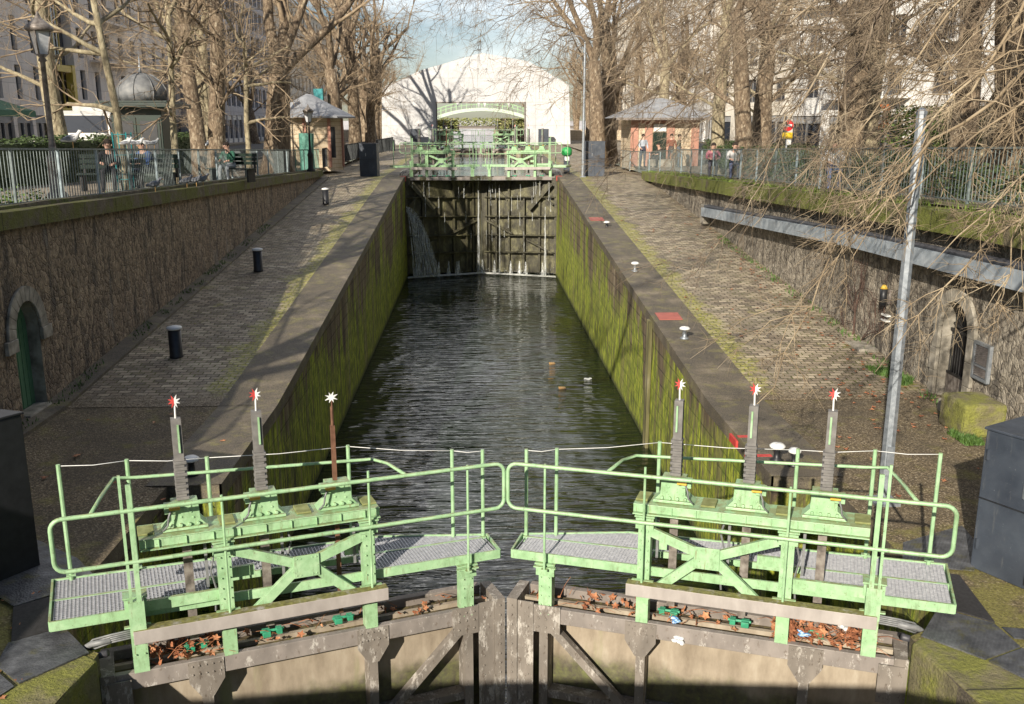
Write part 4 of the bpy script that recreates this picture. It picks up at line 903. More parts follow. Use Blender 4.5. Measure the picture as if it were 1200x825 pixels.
# street lamp pole right foreground
def pole(lab, p, h, r, m, arm=False):
    o = thing('light_pole', lab, 'light pole', p)
    b = MB(); b.tube([p + V((0, 0, z)) for z in (0, h * .3, h)], [r, r * .93, r * .7], 8); b.build('shaft', m, o)
    b = MB(); b.box((p.x - r * 1.9, p.y - r * 1.9, p.z - .02), (p.x + r * 1.9, p.y + r * 1.9, p.z + .03)); b.build('base_plate', m, o); b = MB(); b.box((p.x - r * .55, p.y - r * 1.05, p.z + .5), (p.x + r * .55, p.y - r * .9, p.z + .8)); b.build('service_door', m, o)
    t = p + V((0, 0, h))
    if not arm:
        b = MB(); b.lathe([(r * .78, h - .02), (r * .8, h + .02), (r * .3, h + .06)], p, 8); b.build('cap', m, o); return o
    b = MB(); b.tube([t, t + V((-.25, 0, .25)), t + V((-.8, 0, .35))], r * .45, 8); b.build('arm', m, o, True)
    b = MB(); b.ball(t + V((-1.05, 0, .33)), (.32, .14, .07)); b.build('lamp_head', M['steel'], o, True)
    return o
pole('plain galvanised octagonal pole standing on the right quay', V((5.07, 11.45, -4.85)), 5.0, .086, M['galv'], False)
p = at(683, 205, 1, 48.0); pole('thin galvanised pole beside the dark cabinet at the middle gate', V((p.x, 48.0, zq(48))), 6.5, .075, M['galv'], True)
p = at(664, 199, 1, 51.0); p.z = zq(51)
o = thing('litter_bin', 'green topped bin on a grey post right of the middle gate', 'bin', p)
b = MB(); b.box((p.x - .16, p.y - .1, p.z), (p.x + .16, p.y + .1, p.z + .95)); b.build('post', M['box'], o, bevel=.01)
b = MB(); b.box((p.x - .12, p.y - .12, p.z + .65), (p.x + .12, p.y - .102, p.z + .9)); b.build('white_notice', M['whitepaint'], o)
M['brightgreen'] = simple('bright_green_plastic', [(.02, .25, .06), (.04, .36, .10)], 5, .5, 0)
b = MB(); b.lathe([(.2, .95), (.27, 1.0), (.28, 1.25), (.2, 1.36), (.02, 1.4)], p, 12); b.build('hood', M['brightgreen'], o, True)

# ------------------------------------------------------------------ fences
def fence(name, lab, path, H=1.03, m=None, mp_=None, sp=.12, post=1.9, br=.0062):
    m = m or M['fence']; mp_ = mp_ or M['fencepost']
    o = thing('railing', lab, 'railing', path[0])
    rails = MB(); k = 0; fl = 0.0
    for a, c in zip(path, path[1:]):
        a, c = V(a), V(c); L = (c - a).length; n = max(1, round(L / post)); 
        rails.bar(a + V((0, 0, H)), c + V((0, 0, H)), .045, .035); rails.bar(a + V((0, 0, .10)), c + V((0, 0, .10)), .03, .025)
        for i in range(n):
            p0 = a.lerp(c, i / n); p1 = a.lerp(c, (i + 1) / n); bars = MB(); q = int(((p1 - p0).length) / sp)
            for j in range(1, q):
                t = p0.lerp(p1, j / q); bars.bar(t + V((0, 0, .1)), t + V((0, 0, H)), br * 2, br * 2, (0, 1, 0))
            bars.build('bar_panel', m, o, recalc=False)
            ps = MB(); ps.cbox(p0 + V((0, 0, H / 2 - .02)), (.04, .05, H + .0)); ps.build('post', mp_ if k % 3 else m, o); k += 1
    rails.build('rails', m, o); return o
def fp(x, ys): return [(x, y, zst(y)) for y in ys]
fence('l', 'grey green promenade railing with pale posts along the left bank', fp(-8.32, [6, 15, 30, 43]))
fence('l', 'teal painted end of the left railing beside the pavilion', [(-8.32, 43.1, zst(43)), (-8.3, 49.5, -2.2), ], 1.03, M['fencegreen'], M['fencedark'])
fence('l', 'black mesh railing between the left pavilion and the white tent', [(-8.2, 50, -2.2), (-7.9, 62, zst(62)), (-6.9, 78, zst(78))], 1.05, M['fencedark'], M['fencedark'], .06)
fence('r', 'grey green promenade railing along the right bank behind the branches', fp(8.62, [6, 15, 30, 43]))
fence('r', 'bluish curved end of the right railing near the brick pavilion', [(8.6, 43.1, zst(43)), (8.2, 46.5, -2.25), (7.6, 51.5, -2.3)], 1.0, M['fence'], M['fencepost'])

# ------------------------------------------------------------------ trees
def rdir(rg, d, ang):
    x, y = frame_of(d); a = rg.uniform(0, 2 * math.pi); return (d * math.cos(ang) + (x * math.cos(a) + y * math.sin(a)) * math.sin(ang)).normalized()
def grow(rg, tb, cb, p, d, r, L, lvl, cfg):
    segs = (7, 7, 6, 5, 4)[min(lvl, 4)]; sides = (12, 8, 6, 4, 3)[min(lvl, 4)]
    pts = [p.copy()]; rs = [r]; dd = d.normalized(); wand = (.05, .16, .22, .28, .35)[min(lvl, 4)]
    endr = r * (.72, .45, .35, .3, .3)[min(lvl, 4)]; q = p.copy()
    dirs = [dd]
    for i in range(segs):
        dd = (dd + V((rg.gauss(0, wand), rg.gauss(0, wand), rg.gauss(0, wand) + cfg['bias'][min(lvl, 4)])) * .6).normalized()
        q = q + dd * (L / segs); pts.append(q.copy()); rs.append(r + (endr - r) * (i + 1) / segs); dirs.append(dd)
    if lvl == 0: rs[0] *= 1.35; rs[1] *= 1.08
    (tb if lvl < 2 else cb).tube(pts, rs, sides, lvl == 0)
    if lvl >= cfg['max']: return
    n = cfg['n'][lvl]
    for k in range(n):
        t = (rg.uniform(.25, 1) if lvl else (1 if k else 1))
        if lvl == 0: idx = segs if k < cfg['fork'] else rg.randint(3, segs - 1)
        else: idx = min(segs, max(1, int(t * segs + .5)))
        if lvl == 0 and k < cfg['fork']: a = R(rg.uniform(18, 42)); f, ll = rg.uniform(.5, .68), rg.uniform(.9, 1.2)
        elif lvl == 0: a = R(rg.uniform(50, 85)); f, ll = rg.uniform(.12, .22), rg.uniform(.45, .8)
        else: a = R(rg.uniform(28, 68)); f, ll = rg.uniform(.35, .6), rg.uniform(.6, 1.1)
        nd = rdir(rg, dirs[idx], a); cr = max(rs[idx] * f, (.3, .07, .025, .010, .005)[min(lvl + 1, 4)] * cfg.get('tw', 1))
        cr = min(cr, rs[idx] * .8)
        grow(rg, tb, cb, pts[idx], nd, cr, cfg['L'][lvl + 1] * ll, lvl + 1, cfg)
def make_tree(seed, r0, h, lean=(0, 0), fork=4, extra=3, Ls=(5.2, 2.8, 1.5, .8), n=(0, 6, 6, 5), bias=(.02, .03, .0, -.02, -.02), mx_=4, tw=1.0):
    rg = random.Random(seed); tb, cb = MB(), MB()
    cfg = dict(n=(fork + extra,) + tuple(n[1:]), L=(h,) + Ls, bias=bias, max=mx_, fork=fork, tw=tw)
    grow(rg, tb, cb, V((0, 0, -.1)), V((lean[0], lean[1], 1)), r0, h, 0, cfg); return tb, cb
def proto(seed, bark, **k):
    tb, cb = make_tree(seed, **k)
    a = bpy.data.meshes.new('trunk'); a.from_pydata(tb.v, [], tb.f); a.materials.append(bark); a.polygons.foreach_set('use_smooth', [True] * len(a.polygons))
    c = bpy.data.meshes.new('crown'); c.from_pydata(cb.v, [], cb.f); c.materials.append(M['twig']); c.polygons.foreach_set('use_smooth', [True] * len(c.polygons)); return a, c
PR = [proto(11, M['bark'], r0=.42, h=4.9, fork=4, extra=3), proto(12, M['bark'], r0=.36, h=6.4, fork=3, extra=4), proto(23, M['bark'], r0=.52, h=3.6, fork=4, extra=1, Ls=(6.0, 3.0, 1.6, .8)),
      proto(14, M['barkpale'], r0=.30, h=6.5, fork=3, extra=4), proto(15, M['barkpale'], r0=.09, h=4.2, fork=3, extra=5, Ls=(2.2, 1.3, .8, .5), n=(0, 5, 4, 3)), proto(16, M['barkpale'], r0=.34, h=5.2, lean=(.18, .05), fork=3, extra=3)]
TG = 'bare plane trees lining the banks'
def tree(x, y, k, rz, s, label, z=None, group=TG, rx=0, ry=0):
    o = thing('plane_tree', label, 'tree', (x, y, zst(y) if z is None else z), group); o.rotation_euler = (R(rx), R(ry), R(rz)); o.scale = (s, s, s)
    for nm, me in zip(('trunk', 'crown'), PR[k]): c = bpy.data.objects.new(nm, me); C.objects.link(c); c.parent = o
    return o
tree(-15.1, 35, 3, 40, 1.15, 'tree with a pale upper trunk behind the nearest left lamp post', rx=0, ry=-3)
tree(-10.6, 36.5, 1, 10, .88, 'dark trunked plane tree just right of the domed kiosk')
tree(-9.0, 32.5, 1, 200, .85, 'straight reddish trunk with flared foot right behind the left railing')
tree(-8.95, 42, 2, 75, 1.2, 'massive forked plane tree in front of the left pavilion')
tree(-13.0, 48, 5, 160, 1.0, 'leaning plane trunk between the lamp post and the massive forked tree')
tree(-15.5, 56, 3, 300, 1.1, 'plane tree in the left background behind the leaning trunk')
tree(-8.9, 61, 0, 30, 1.15, 'leftmost of the three thick trunks beside the white tent')
tree(-8.6, 67, 1, 130, 1.25, 'middle of the three thick trunks beside the white tent')
tree(-7.4, 65.5, 0, 250, .95, 'rightmost of the three thick trunks beside the white tent')
tree(-9.15, 24.5, 4, 0, 1.15, 'slim pale young tree inside a green guard by the left lamp post', ry=-2)
tree(-9.0, 28.2, 4, 120, 1.15, 'slim pale young tree in front of the domed kiosk')
tree(-9.3, 38.5, 4, 220, 1.2, 'slim pale young tree left of the massive forked tree')
tree(-12.2, 44, 4, 320, 1.2, 'slender young tree behind the bench promenade, farther left of the pavilion')
tree(-11.4, 13.0, 0, 60, 1.1, 'large plane tree just outside the left edge, shading the quay')
tree(-12.0, 4.0, 2, 10, 1.0, 'plane tree behind the viewpoint on the left bank')
tree(-11, 74, 2, 10, 1.1, 'plane tree left of the white tent'); tree(-9.0, 79.5, 2, 190, 1.5, 'second tree behind the left trunks casting its shadow on the tent'); tree(-9.4, 87, 1, 190, 1.35, 'plane tree whose branching shadow falls on the white tent')
for i, (x, y, k, rz, s, lab) in enumerate([
    (6.9, 56, 0, 20, 1.2, 'thick trunk right of the tent, the leftmost of the right bank'), (8.0, 59.5, 1, 100, 1.3, 'thick dark trunk behind the right cabinet'), (9.0, 66, 0, 220, 1.1, 'plane tree behind the brick pavilion on its left'),
    (10.9, 57, 5, 60, 1.1, 'plane tree rising behind the ridge of the brick pavilion'), (10.0, 40.5, 3, 10, 1.0, 'pale plane trunk right of the brick pavilion'), (9.9, 36, 1, 50, .95, 'pale brown trunk left of the no entry sign'),
    (11.8, 40, 0, 300, 1.05, 'thick reddish trunk beside the no entry sign'), (14.5, 50, 3, 80, 1.0, 'pale trunk in the background right of the no entry sign'), (11.5, 30, 1, 180, 1.05, 'stout pale trunk left of the orange sign'),
    (12.8, 31.5, 3, 30, 1.0, 'slim pale trunk just right of the orange sign'), (12.3, 24.5, 0, 90, .85, 'dark olive trunk near the right edge above the railing'), (13.8, 26, 5, 0, .9, 'leaning pale trunk at the right edge'),
    (10.9, 12.0, 2, 140, .95, 'large plane tree just outside the right edge whose twigs hang into view'), (11.5, 19.0, 3, 240, .9, 'plane tree outside the right edge above the steel beam'),
    (12.5, 78, 2, 45, 1.0, 'plane tree to the right of the white tent'), (14, 66, 0, 45, 1.0, 'plane tree in the distance behind the brick pavilion'), (17, 45, 1, 145, 1.0, 'plane tree on the road side behind the right railing')]):
    tree(x, y, k, rz, s, lab)
bg_ = [(-17, 108), (-12, 118), (-20, 125), (-14, 135), (-23, 100), (-16, 150), (13, 112), (18, 122), (14, 136), (22, 104), (20, 145), (16, 155), (-9, 165), (10, 175), (-20, 175), (22, 180), (-24, 200), (24, 205), (-17, 230), (17, 228)]
for i, (x, y) in enumerate(bg_):
    side = 'left' if x < 0 else 'right'
    tree(x, y, (0, 2, 1)[i % 3], i * 67, 1.0, 'bare brown twiggy tree far beyond the white tent' , group='bare trees far beyond the white tent')
# green guard of the young tree
o = thing('tree_guard', 'green metal guard round the slim young tree near the left lamp post', 'tree guard', (-9.15, 24.5, zst(24.5)))
b = MB()
for k in range(8): a = k * math.pi / 4; b.cyl((-9.15 + .2 * math.cos(a), 24.5 + .2 * math.sin(a), zst(24.5)), (-9.15 + .24 * math.cos(a), 24.5 + .24 * math.sin(a), zst(24.5) + 1.45), .012, 5)
for z in (.3, .9, 1.4): b.tube([(-9.15 + .23 * math.cos(t * math.pi / 8), 24.5 + .23 * math.sin(t * math.pi / 8), zst(24.5) + z) for t in range(17)], .01, 5, False)
b.build('bars', M['teal'], o)
# overhanging twigs of the near right trees, one tree limb at a time
rg = random.Random(91)
def spray(cb, p0, p1, r, sag, lvl, nsub, flip=1):
    p0, p1 = V(p0), V(p1); d = p1 - p0; L = d.length; n = max(4, int(L / (.28 if lvl < 2 else .12))); n = min(n, 26); x, y = frame_of(d)
    pts = []; off = V((0, 0, 0)); amp = L * (.012 if lvl == 0 else .03)
    for i in range(n + 1):
        t = i / n; z_ = V((rg.gauss(0, 1), rg.gauss(0, 1), rg.gauss(0, 1))) * amp * (.0 if i == 0 else 1); off = off * .75 + z_
        pts.append(p0 + d * t + V((0, 0, -sag * 4 * t * (1 - t) * -1)) + off)
    rs = [r * (1 - .8 * i / n) for i in range(n + 1)]; cb.tube(pts, rs, (7, 5, 4, 3)[min(lvl, 3)], False)
    if lvl >= 3: return
    for k in range(nsub):
        t = rg.uniform(.12 if lvl else .2, .98); i = min(n - 1, int(t * n)); dd = (pts[i + 1] - pts[i]).normalized()
        nd = rdir(rg, dd, R(rg.uniform(28, 65))); nd = (nd + V((-.12, -.05, -.22 if lvl < 2 else .1))).normalized()
        ll = L * rg.uniform(.25, .5) * (1 - .45 * t) if lvl else L * rg.uniform(.22, .42) * (1.1 - .5 * t)
        ll = max(.18, min(ll, (3.0, 1.3, .5)[lvl]))
        spray(cb, pts[i], pts[i] + nd * ll, max(rs[i] * rg.uniform(.42, .6), (.0065, .0042, .003)[lvl]), ll * .06, lvl + 1, (0, 6, 3, 0)[lvl + 1])
def limb_tree(label, base, r0, fork, sprays, dn=.8, tm='twigpale'):
    o = thing('plane_tree', label, 'tree', base, TG); base = V(base); fork = V(fork)
    b = MB(); b.tube([base, base.lerp(fork, .3) + V((.1, 0, 0)), base.lerp(fork, .7), fork, fork + V((.3, .3, 4))], [r0 * 1.3, r0, r0 * .9, r0 * .8, r0 * .4], 12)
    cb = MB()
    for (q0, q1, r, sag, ns) in sprays:
        mid = fork.lerp(V(q0), .5) + V((0, 0, .9)); b.tube([fork, mid, V(q0)], [r * 2.2, r * 1.6, r * 1.05], 8); spray(cb, q0, q1, r * .62, sag, 0, int(ns * dn))
    b.build('trunk', M['bark'], o, True, recalc=False); cb.build('crown', M[tm], o, True, recalc=False)
def P3(px, py, y): return at(px, py, 1, y)
limb_tree('near plane tree outside the right edge whose long pale twigs droop over the quay', (12.2, 9.5, zst(9)), .38, (11.6, 9.8, 3.4), [
    (P3(1330, -90, 9.0), P3(1000, 300, 9.6), .038, .5, 20), (P3(1320, -20, 8.5), P3(880, 470, 10.2), .036, .4, 18), (P3(1280, -60, 10), P3(905, 440, 11.5), .034, .5, 18),
    (P3(1330, 110, 8.2), P3(1090, 320, 8.6), .028, .2, 14), (P3(1300, 40, 8.8), P3(1170, 400, 8.8), .026, .2, 12), (P3(1330, 180, 8.6), P3(1020, 430, 9.4), .028, .3, 14),
    (P3(1290, -120, 9.5), P3(960, 240, 10.5), .034, .5, 18), (P3(1340, 60, 7.8), P3(1040, 260, 8.2), .028, .3, 16)])
limb_tree('second near plane tree beyond the right edge with dense twigs above the railing', (12.8, 16.5, zst(16)), .42, (12.2, 16.8, 3.6), [
    (P3(1180, -100, 15), P3(760, 170, 16.5), .05, .8, 24), (P3(1150, -80, 14), P3(800, 330, 16.0), .045, .7, 22), (P3(1220, -60, 15), P3(880, 280, 17), .045, .7, 22), (P3(1120, -90, 16), P3(690, 120, 19), .045, .8, 22),
    (P3(1080, -80, 17), P3(620, 60, 20), .045, .9, 22), (P3(1230, 10, 15), P3(960, 310, 16.0), .04, .4, 20), (P3(1060, -60, 14), P3(950, 230, 14.5), .05, .2, 20), (P3(1210, -120, 14), P3(1050, 240, 15), .04, .3, 20), (P3(1000, -80, 18), P3(700, 250, 21), .038, .8, 18), (P3(1100, -60, 16), P3(830, 120, 18), .04, .5, 22), (P3(1150, -40, 16), P3(900, 150, 17), .04, .5, 22), (P3(1010, -60, 17), P3(760, 60, 19), .04, .5, 22), (P3(1240, -60, 14), P3(1010, 110, 15), .035, .4, 24), (P3(1250, -30, 13), P3(1090, 130, 14), .03, .3, 24), (P3(1200, -60, 16), P3(930, 250, 17), .035, .4, 24), (P3(1150, -90, 15), P3(1000, 60, 15.5), .035, .4, 24)], 1.15, 'twig2')
limb_tree('third near plane tree whose brown twigs cross in front of the white houses', (13.4, 24.0, zst(24)), .42, (12.8, 24, 4.4), [
    (P3(1050, -90, 22), P3(640, 100, 25), .05, 1.0, 22), (P3(980, -80, 23), P3(560, 40, 27), .05, 1.2, 22), (P3(1100, -70, 21), P3(760, 230, 24), .05, .9, 22), (P3(1150, -60, 21), P3(860, 190, 23), .05, .6, 22),
    (P3(1190, -20, 20), P3(990, 200, 22), .05, .4, 22), (P3(900, -60, 24), P3(720, 190, 27), .045, .6, 20), (P3(860, -70, 25), P3(680, 110, 28), .045, .7, 20), (P3(1240, 0, 20), P3(1100, 220, 21), .045, .3, 20), (P3(1030, -60, 21), P3(820, 110, 23), .04, .5, 24), (P3(960, -50, 22), P3(700, 60, 25), .04, .6, 24), (P3(1120, -60, 20), P3(960, 120, 21), .04, .4, 24), (P3(1180, -80, 20), P3(1060, 110, 21), .04, .3, 24), (P3(880, -60, 24), P3(600, 90, 28), .04, .8, 24), (P3(800, -60, 24), P3(500, 20, 29), .035, .9, 26), (P3(760, -50, 25), P3(540, 70, 30), .03, .9, 26), (P3(860, -30, 24), P3(570, 130, 28), .03, .7, 24), (P3(700, -50, 28), P3(470, 40, 33), .03, .8, 26), (P3(800, -60, 26), P3(590, 60, 30), .04, .8, 26), (P3(940, -70, 22), P3(780, 180, 24), .04, .5, 26), (P3(1040, -60, 20), P3(900, 200, 22), .04, .4, 26), (P3(870, -60, 23), P3(740, 130, 25), .04, .5, 26), (P3(1140, -60, 19), P3(1020, 190, 20), .035, .3, 26), (P3(1230, -40, 18), P3(1130, 180, 19), .035, .3, 26)], 1.3, 'twig2')

# ------------------------------------------------------------------ white tent over the canal
o = thing('tent', 'large white fabric tent straddling the canal with a square opening', 'tent', (0, 97, zq(97)))
zb = zq(97) - .1
outl = [(-9.65, zb), (-9.5, 3.65), (-5.4, 5.4), (.45, 7.0), (5.1, 6.2), (9.1, 3.95), (9.35, zb)]
op = [(-4.1, zb), (-4.1, 2.2), (4.72, 2.2), (4.72, zb)]
b = MB()
fr = [(x, 97.0, z) for x, z in outl] ; 
b.add([(x, 97, z) for x, z in (outl[0], outl[1], (-4.1, 2.2), op[0])], [(0, 1, 2, 3)])
b.add([(x, 97, z) for x, z in ((-4.1, 2.2), outl[1], outl[2], outl[3], outl[4], outl[5], (4.72, 2.2))], [tuple(range(7))])
b.add([(x, 97, z) for x, z in ((4.72, 2.2), outl[5], outl[6], op[3])], [(0, 1, 2, 3)])
b.build('front_wall', M['tent'], o, recalc=False)
b = MB()
for a, c in zip(outl[0:], outl[1:]): b.add([(a[0], 97, a[1]), (c[0], 97, c[1]), (c[0], 118, c[1]), (a[0], 118, a[1])], [(0, 1, 2, 3)])
b.build('roof_skin', M['tent'], o, recalc=False)
b = MB()
for x in (-4.1, 4.72): b.bar((x, 96.95, zb), (x, 96.95, 2.25), .12, .12)
b.bar((-4.16, 96.95, 2.25), (4.78, 96.95, 2.25), .12, .14)
b.build('opening_frame', M['steel'], o)
b = MB()
for x in (-2.2, -.1, .5, 2.9): b.add([(x, 96.9, 2.35), (x + .35, 96.9, 2.35), (x + .22, 96.85, 1.75)], [(0, 1, 2)])
b.build('fabric_flap', M['tent'], o)
for px in (487, 637):
    p = at(px, 171, 1, 95); b = MB(); b.box((p.x - .5, 95, zq(95) - .02), (p.x + .5, 95.5, zq(95) + 1.55)); tag(b.build('cabinet', M['box'], bevel=.02), 'tall dark cabinet in front of the white tent, %s of the canal' % ('left' if px < 500 else 'right'), 'cabinet')
# far footbridge
o = thing('footbridge', 'pale green arched footbridge seen through the tent opening', 'footbridge', (.8, 150, -1.9))
b = MB(); cx = .8; pts = [(cx + t * 9.5, 150, 2.45 - 2.3 * t * t) for t in [i / 12 - 1 for i in range(25)]]
MI = simple('pale_green_iron', [(.45, .55, .45), (.55, .66, .55)], 3, .5, 0)
for y in (149, 151):
    b = MB()
    for a, c in zip(pts, pts[1:]): b.bar((a[0], y, a[2]), (c[0], y, c[2]), .15, .5)
    b.build('arch', MI, o)
b = MB()
for a, c in zip(pts, pts[1:]): b.add([(a[0], 149, a[2] + .2), (c[0], 149, c[2] + .2), (c[0], 151, c[2] + .2), (a[0], 151, a[2] + .2)], [(0, 1, 2, 3)])
b.build('deck', M['steel'], o)
for y in (149, 151):
    b = MB()
    for a, c in zip(pts, pts[1:]):
        b.bar((a[0], y, a[2] + 1.3), (c[0], y, c[2] + 1.3), .07, .07); b.bar((a[0], y, a[2] + .8), (c[0], y, c[2] + .8), .04, .04); b.bar((a[0], y, a[2] + .2), (a[0], y, a[2] + 1.3), .06, .06)
    b.build('railing', M['green'], o)
for s in (-1, 1):
    b = MB(); b.box(((-24.5 if s < 0 else 2.6), 121, -3), ((-3.6 if s < 0 else 24.5), 148, -.55)); tag(b.build('basin_wall', M['brickpale']), '%s yellowish stone wall of the far basin behind the tent' % ('left' if s < 0 else 'right'), 'wall')
b = MB(); b.box((-20, 190, -.55), (20, 196, -.15)); b.box((-20, 189.8, -.15), (20, 196.2, -.02))
tag(b.build('low_bridge', M['steel']), 'low dark bridge crossing the basin beyond the footbridge', 'bridge')
b = MB(); b.box((-40, 246, -3), (40, 252, 1.2)); tag(b.build('road_bridge', M['f_grey']), 'low grey road bridge closing the far end of the basin', 'bridge')
# basin sheet outer ground between 93 and 118 beside basin handled by quay sheets

# ------------------------------------------------------------------ pavilions, kiosk
def hip_roof(b, c, rx, ry, z0, z1, ridge=0, n=4):
    if ridge: b.add([(c[0] - rx, c[1] - ry, z0), (c[0] + rx, c[1] - ry, z0), (c[0] + rx, c[1] + ry, z0), (c[0] - rx, c[1] + ry, z0), (c[0] - ridge, c[1], z1), (c[0] + ridge, c[1], z1)], [(0, 1, 5, 4), (1, 2, 5), (2, 3, 4, 5), (3, 0, 4), (3, 2, 1, 0)])
c = (10.0, 54.0); zg = zst(54)
o = thing('brick_pavilion', 'pink and cream brick pavilion with a grey hipped zinc roof on the right bank', 'pavilion', (c[0], c[1], zg))
b = MB(); b.box((8.2, 52.2, zg - .2), (11.9, 55.8, .42)); b.build('wall', M['brickpale'], o)
b = MB()
for x in (8.17, 8.95, 10.15, 11.5): b.box((x, 52.14, zg), (x + .42, 52.2, .40))
b.box((8.15, 52.13, .12), (11.93, 52.139, .42)); b.build('brick_pier', M['brick'], o)
b = MB(); hip_roof(b, c, 2.75, 2.6, .42, 1.5, .35); b.build('roof', M['zinc'], o)
b = MB(); b.box((9.4, 52.12, zg), (10.12, 52.19, -.35)); b.build('green_door', M['kiosk'], o)
b = MB(); b.box((9.42, 52.11, -.3), (10.1, 52.19, .08)); b.build('fanlight', M['whitepaint'], o)
b = MB(); b.box((7.25, 51.35, .30), (12.75, 51.45, .42)); b.build('gutter', M['steel'], o)
c = (-9.2, 52.5); zg = zst(52)
o = thing('brick_pavilion', 'small pale brick pavilion with an octagonal zinc roof on the left bank', 'pavilion', (c[0], c[1], zg))
b = MB(); b.lathe([(1.7, zg - .2), (1.7, .45)], (c[0], c[1], 0), 8); b.build('wall', M['brickpale'], o)
b = MB(); b.lathe([(2.45, .40), (2.45, .48), (1.2, 1.1), (.15, 1.65)], (c[0], c[1], 0), 8); b.build('roof', M['zinc'], o)
b = MB()
for k in range(8):
    a = k * math.pi / 4; b.bar((c[0] + 1.7 * math.cos(a), c[1] + 1.7 * math.sin(a), zg), (c[0] + 1.7 * math.cos(a), c[1] + 1.7 * math.sin(a), .38), .16, .16)
b.build('corner_pier', M['brick'], o)
a = R(-22); b = MB(); b.cbox((c[0] + 1.35, c[1] - 1.18, -.85), (.3, .12, 1.6)); b.build('dark_doorway', M['bldark'], o)
p = at(360, 180, 1, 46.5)
b = MB(); b.tube([V((p.x, 46.5, zst(46))), V((p.x - .02, 46.5, zst(46) + .9)), V((p.x, 46.5, zst(46) + 1.8))], [.36, .33, .36], 14); oo = tag(b.build('green_column', M['fencegreen'], smooth=False), 'rounded green utility column standing against the left pavilion', 'column')
p = at(374, 113, 1, 60); b = MB(); b.box((p.x - .3, 59.8, p.z - .55), (p.x + .25, 60.2, p.z + .45)); b.box((p.x - .06, 59.95, zst(60)), (p.x + .06, 60.05, p.z - .55)); tag(b.build('site_sign', M['teal']), 'teal panel on a post rising behind the left pavilion roof', 'sign')
# domed kiosk
c = V((-10.95, 31.6, zst(31))); o = thing('newspaper_kiosk', 'dark green street kiosk with a grey zinc dome and finial', 'kiosk', c)
b = MB(); b.box((c.x - .78, c.y - .7, c.z), (c.x + .78, c.y + .8, .55)); b.build('body', M['kiosk'], o, bevel=.02)
for k in (-1, 1):
    b = MB(); x = c.x + k * .37; b.box((x - .34, c.y - .73, c.z + .2), (x + .34, c.y - .702, .25)); f = b.build('door_panel', M['kiosk'], o)
    b = MB(); b.box((x - .26, c.y - .745, c.z + .9), (x + .26, c.y - .732, .15)); b.build('pane', M['black'], f)
b = MB(); b.box((c.x - 1.2, c.y - 1.15, .55), (c.x + 1.2, c.y + 1.15, .70)); b.box((c.x - 1.1, c.y - 1.05, .70), (c.x + 1.1, c.y + 1.05, .76)); b.build('canopy', M['kiosk'], o, bevel=.02)
b = MB(); b.lathe([(.72, .77), (.78, .95), (.76, 1.15), (.62, 1.38), (.38, 1.55), (.12, 1.62), (.04, 1.64)], (c.x, c.y, 0), 16)
for k in range(8):
    a = k * math.pi / 4; b.tube([(c.x + r_ * math.cos(a), c.y + r_ * math.sin(a), z) for r_, z in ((.73, .78), (.79, .95), (.77, 1.15), (.63, 1.38), (.39, 1.56), (.13, 1.63))], .018, 5)
b.build('dome', simple('dull_lead_dome', [(.09, .095, .10), (.16, .165, .17), (.24, .24, .235)], 4, .6, .1, .01, 0), o, True)
b = MB(); b.lathe([(.06, 1.63), (.03, 1.75), (.05, 1.82), (.015, 1.9), (.012, 2.3)], (c.x, c.y, 0), 8); b.build('finial', M['galv'], o, True)
# street lamps
def street_lamp(x, y, h, lab, m=M['steel'], s=1.0):
    z = zst(y); o = thing('street_lamp', lab, 'street lamp', (x, y, z), 'lantern lamp posts on the left bank')
    b = MB(); b.lathe([(.20 * s, 0), (.20 * s, .12), (.13 * s, .2), (.12 * s, .75), (.15 * s, .8), (.075 * s, .95), (.055 * s, 1.2), (.045 * s, h - .75), (.08 * s, h - .72), (.05 * s, h - .66), (.12 * s, h - .6)], (x, y, z), 12); b.build('post', m, o, True)
    b = MB(); b.lathe([(.12 * s, h - .6), (.19 * s, h - .18)], (x, y, z), 4); b.build('glass', M['glassmilk'], o)
    b = MB(); b.lathe([(.21 * s, h - .18), (.25 * s, h - .15), (.25 * s, h - .09), (.12 * s, h + .02), (.06 * s, h + .08), (.03 * s, h + .15), (.01, h + .2)], (x, y, z), 12)
    for k in range(4): a = k * math.pi / 2; b.bar((x + .12 * s * math.cos(a), y + .12 * s * math.sin(a), z + h - .6), (x + .2 * s * math.cos(a), y + .2 * s * math.sin(a), z + h - .17), .022, .022)
    b.build('lantern_cap', M['steel'], o, True)
p = at(64, 228, 1, 19.6); street_lamp(p.x + .06, 19.6, 3.45, 'old lantern lamp post nearest at the left edge of the picture', M['steel'], 1.05)
p = at(232, 200, 1, 30); street_lamp(p.x, 33, 3.2, 'lantern lamp post between the domed kiosk and the reddish trunk', M['steel'], 1.2)
p = at(363, 170, 1, 45); street_lamp(p.x, 45, 2.9, 'small dark lantern lamp post in front of the left pavilion', M['bldark'], 1.0)
p = at(313, 170, 1, 47); street_lamp(p.x, 50, 4.2, 'thin lamp post left of the massive forked tree', M['galv'], .9)

